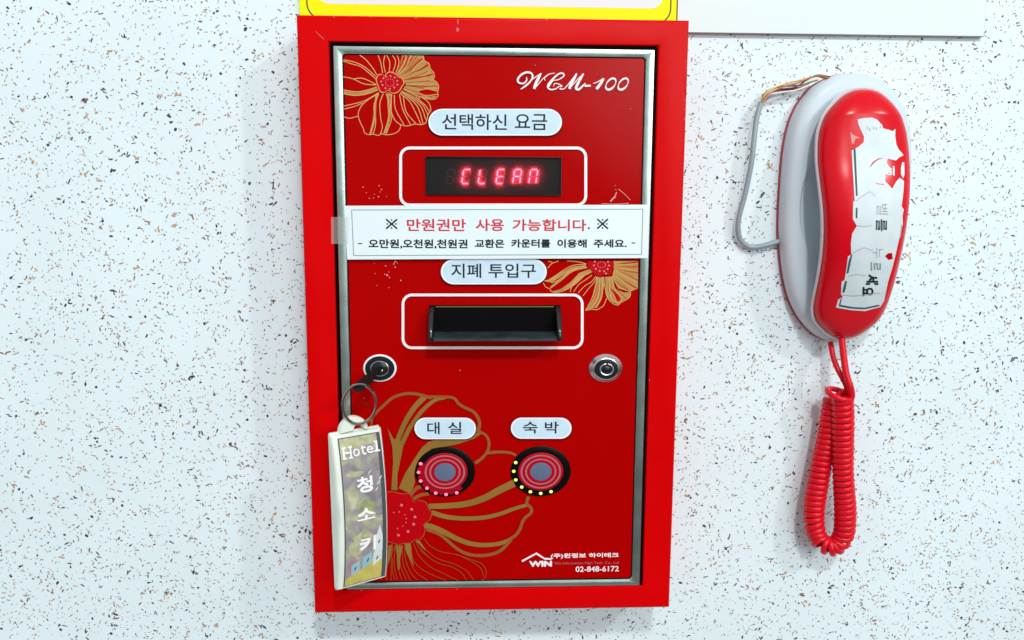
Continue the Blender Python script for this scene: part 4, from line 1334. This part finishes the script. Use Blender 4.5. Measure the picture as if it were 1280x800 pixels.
hand_patch(st, K2([(148, 100), (159, 98), (158, 168), (147, 160)]), .40, 'teal_line')
hand_patch(st, K2([(118, 392), (127, 390), (103, 505), (90, 512), (104, 430)]), .40, 'teal_line')
hand_patch(st, K2([(82, 556), (94, 556), (80, 625), (64, 630), (72, 590)]), .40, 'teal_line')
hand_patch(st, K2([(52, 672), (64, 655), (52, 704), (130, 718), (205, 722), (290, 704), (300, 712), (205, 732), (120, 728), (42, 714)]), .40, 'teal_line')
hand_patch(st, K2([(432, 205), (438, 205), (428, 285), (421, 285)]), .40, 'faded_ink')
hand_patch(st, K2([(330, 400), (350, 382), (374, 380), (379, 418), (352, 425)]), .40, 'red_core', step=2)
hand_patch(st, K1([(178, 462), (205, 418), (250, 388), (300, 384), (250, 398), (215, 425), (190, 455)]), .40, 'red_core', step=2)
hand_patch(st, K1([(215, 585), (245, 603), (300, 610), (300, 600), (250, 594)]), .40, 'pink', step=2)


def hand_text(body, cx, cy, w_, h, k, bold, rot=True, lift=.42):
    if bold:
        bp_ = bold * 22
        for q in range(6): hand_text(body, cx + bp_ * math.cos(q * math.pi / 3), cy + bp_ * math.sin(q * math.pi / 3), w_ - 2 * bp_, h - 2 * bp_, k, 0, rot, lift + .004 * (q + 1))
        return
    vs_, fs_ = text2d(body)
    P_ = []
    for a, b_ in vs_:
        if rot: px, py = cx + (b_ - .5) * w_, cy + (a - .5) * h      # turned a quarter clockwise
        else: px, py = cx + (a - .5) * w_, cy - (b_ - .5) * h
        P_.append(on_hand(px, py, lift) or Vector((X0, -60, 100)))
    G = []
    for f_ in fs_:
        ar = sum(P_[f_[i]].x * P_[f_[(i + 1) % len(f_)]].z - P_[f_[(i + 1) % len(f_)]].x * P_[f_[i]].z for i in range(len(f_)))
        G.append(f_ if ar > 0 else f_[::-1])
    st.add(P_, G, k)


hand_text('벨', 1102.5, 262, 14, 14, 'faded_ink', .0)
hand_text('를', 1101.5, 281.5, 14, 15.5, 'ink', .012)
hand_text('누', 1097, 316, 13, 13, 'faded_ink', .0)
hand_text('르', 1094.5, 333, 13, 11, 'grey_ink', .02)
hand_text('세', 1090, 349.5, 16, 13.5, 'ink', .035)
hand_text('요', 1084.8, 364.3, 14, 12, 'ink', .035)
hand_text('el', 1112.5, 214.5, 11, 9.5, 'sticker', .02, rot=False)
for x, y_ in ((1083.5, 160), (1086.5, 162), (1091, 160), (1094.5, 161), (1099.5, 159)):
    hand_patch(st, [(x, y_ - 1.8), (x + 1.2, y_ - 1.8), (x + 1.2, y_ + 1.8), (x, y_ + 1.8)], .42, 'faded_ink', step=2)
# creases of the torn vinyl
for pts in ([(60, 745), (110, 705), (180, 660), (230, 700)], ):
    p2 = K1(pts)
    hand_patch(st, p2 + [(x + .3, y_ + .9) for x, y_ in p2[::-1]], .5, 'faded_ink', step=2)
for pts in ([(150, 208), (200, 215), (250, 208)], [(122, 385), (160, 362), (200, 345), (255, 365)], [(100, 525), (150, 512), (210, 520)], [(60, 640), (130, 648), (210, 640), (300, 628)]):
    p2 = K2(pts)
    hand_patch(st, p2 + [(x + .2, y_ + .8) for x, y_ in p2[::-1]], .5, 'faded_ink', step=2)
sobj = st.build('torn_sticker', hand, angle=80)

# ------------------------------------------------------------------ coiled cord
def cord():
    f = MB()
    rc = 12.3
    ctl = [(1053, 497, -50), (1054, 530, -50), (1053.5, 570, -49), (1055, 610, -48), (1056.5, 642, -46), (1055, 666, -44), (1046, 681, -42), (1034, 682, -39), (1022.5, 672, -36), (1017.5, 652, -33), (1019, 625, -31), (1024, 595, -30), (1031, 560, -30), (1038, 525, -31), (1043, 500, -32)]
    path = spline([at(a, b_, y_) for a, b_, y_ in ctl], 600)
    # arc length
    acc = [0.0]
    for i in range(1, len(path)): acc.append(acc[-1] + (path[i] - path[i - 1]).length)
    turns = acc[-1] / 8.5
    per = 18; NP = int(turns * per)
    pts = []; cen = []; axs = []; k = 0
    up = Vector((0, 1, 0))
    for i in range(NP + 1):
        s_ = acc[-1] * i / NP
        while k < len(acc) - 2 and acc[k + 1] < s_: k += 1
        fr = (s_ - acc[k]) / max(1e-9, acc[k + 1] - acc[k])
        p = path[k].lerp(path[k + 1], fr); tn = (path[min(k + 1, len(path) - 1)] - path[max(k - 1, 0)]).normalized()
        up = (up - tn * up.dot(tn)).normalized(); bi = tn.cross(up)
        a = 2 * math.pi * turns * i / NP
        u_ = s_ / acc[-1]
        bend_ = math.exp(-((u_ - .52) / .07) ** 2)
        jit = 1 + .035 * math.sin(i * .021) + .02 * math.sin(i * .31) - .05 * bend_
        a += .35 * math.sin(u_ * 37) + .9 * bend_ * math.sin(u_ * 90)
        tl = (tn + Vector((.55 * bend_ * math.sin(u_ * 60), .35 * bend_, .25 * math.sin(u_ * 23) * .3))).normalized()
        up2 = (up - tl * up.dot(tl)).normalized(); bi2 = tl.cross(up2)
        pts.append(p + up2 * (rc * jit * math.cos(a)) + bi2 * (rc * jit * math.sin(a))); cen.append(p); axs.append(tl)
    wind = MB(); SD = 12
    vs = []; fs = []
    for i in range(len(pts)):
        q = cen[i]
        rad = (pts[i] - q).normalized(); ax = axs[i]
        for j in range(SD):
            b_ = 2 * math.pi * j / SD
            c_, s_ = math.cos(b_), math.sin(b_)
            vs.append(pts[i] + rad * (3.1 * math.copysign(abs(c_) ** .9, c_)) + ax * (4.25 * math.copysign(abs(s_) ** .9, s_)))
    for i in range(len(pts) - 1):
        for j in range(SD):
            j2 = (j + 1) % SD
            fs.append([i * SD + j2, i * SD + j, (i + 1) * SD + j, (i + 1) * SD + j2])
    f.add(vs, fs, 'cord_red')
    # straight leads up to the handset and the base
    lead1 = spline([at(1052, 420, -44), at(1054.5, 445, -50), at(1058, 468, -58), at(1063, 484, -62), at(1064.5, 496, -58), at(1058, 506, -54), pts[0] + Vector((6, -4, -1))], 40)
    lead2 = spline([pts[-1], at(1047, 494, -40), at(1058, 487, -46), at(1056, 478, -50), at(1048, 463, -44), at(1042, 448, -34), at(1038, 428, -22)], 40)
    f.tube(lead1, 4.6, 'cord_red', sides=10)
    f.tube(lead2, 4.0, 'cord_red', sides=10)
    # loose first loop round the top
    c = at(1049, 493, -48)
    lp = [(c.x + 16 * math.cos(a), c.y + 15 * math.sin(a), c.z + 4 * math.sin(a) - 3.2 * math.cos(a)) for a in [2 * math.pi * i / 40 for i in range(40)]]
    f.tube(lp, 4.0, 'cord_red', sides=10, closed=True)
    o = f.build('coiled_cord', origin=tuple(at(1040, 690, -40)), angle=80)
    o['label'] = 'red coiled telephone cord hanging in a loop below the handset'
    o['category'] = 'cord'


cord()

# ------------------------------------------------------------------ cable feeding the telephone
o = at(940, 220, -12)
cab = thing('telephone_cable', 'thin grey cable with bare coloured wires looping left of the telephone', 'cable', (o.x, o.y, o.z))
f = MB()
path = spline([at(951, 128, -16), at(945.5, 150, -18), at(942, 180, -20), at(939, 205, -20), at(932, 240, -18), at(924.5, 268, -15), at(922.5, 285, -12), at(926, 300, -9), at(938, 308.5, -8), at(955, 307, -8), at(974, 301.5, -8), at(990, 298, -8)], 90)
f.tube(path, 3.7, 'sheath', sides=12)
f.build('cable_sheath', cab)
for k, dy, pts in (('wire_yellow', 0, [(951, 129), (958, 117), (968, 110), (985, 104), (1005, 99), (1020, 95.5), (1034, 99)]), ('wire_orange', -3, [(951.5, 129), (962, 117), (978, 109), (996, 104), (1012, 97.5), (1026, 95), (1036, 98)]),
                   ('wire_green', 2, [(950.5, 129), (957, 116), (970, 109.5), (985, 107.5), (1000, 106.5), (1012, 103), (1022, 100)]), ('wire_black', -1, [(951, 129), (960, 118), (975, 112), (994, 109), (1008, 100), (1022, 94), (1037, 96)]),
                   ('wire_red', 1, [(952, 130), (963, 119), (976, 114), (990, 111.5), (1003, 108.5), (1012, 105)]), ('label_white', -2, [(951.5, 130), (962, 118.5), (978, 115), (994, 113), (1010, 107), (1018, 103)])):
    g = MB()
    g.tube(spline([at(a, b_, -16 + dy) for a, b_ in pts], 40), 1.2 if k != 'label_white' else .95, k, sides=6)
    g.build('wire', cab)
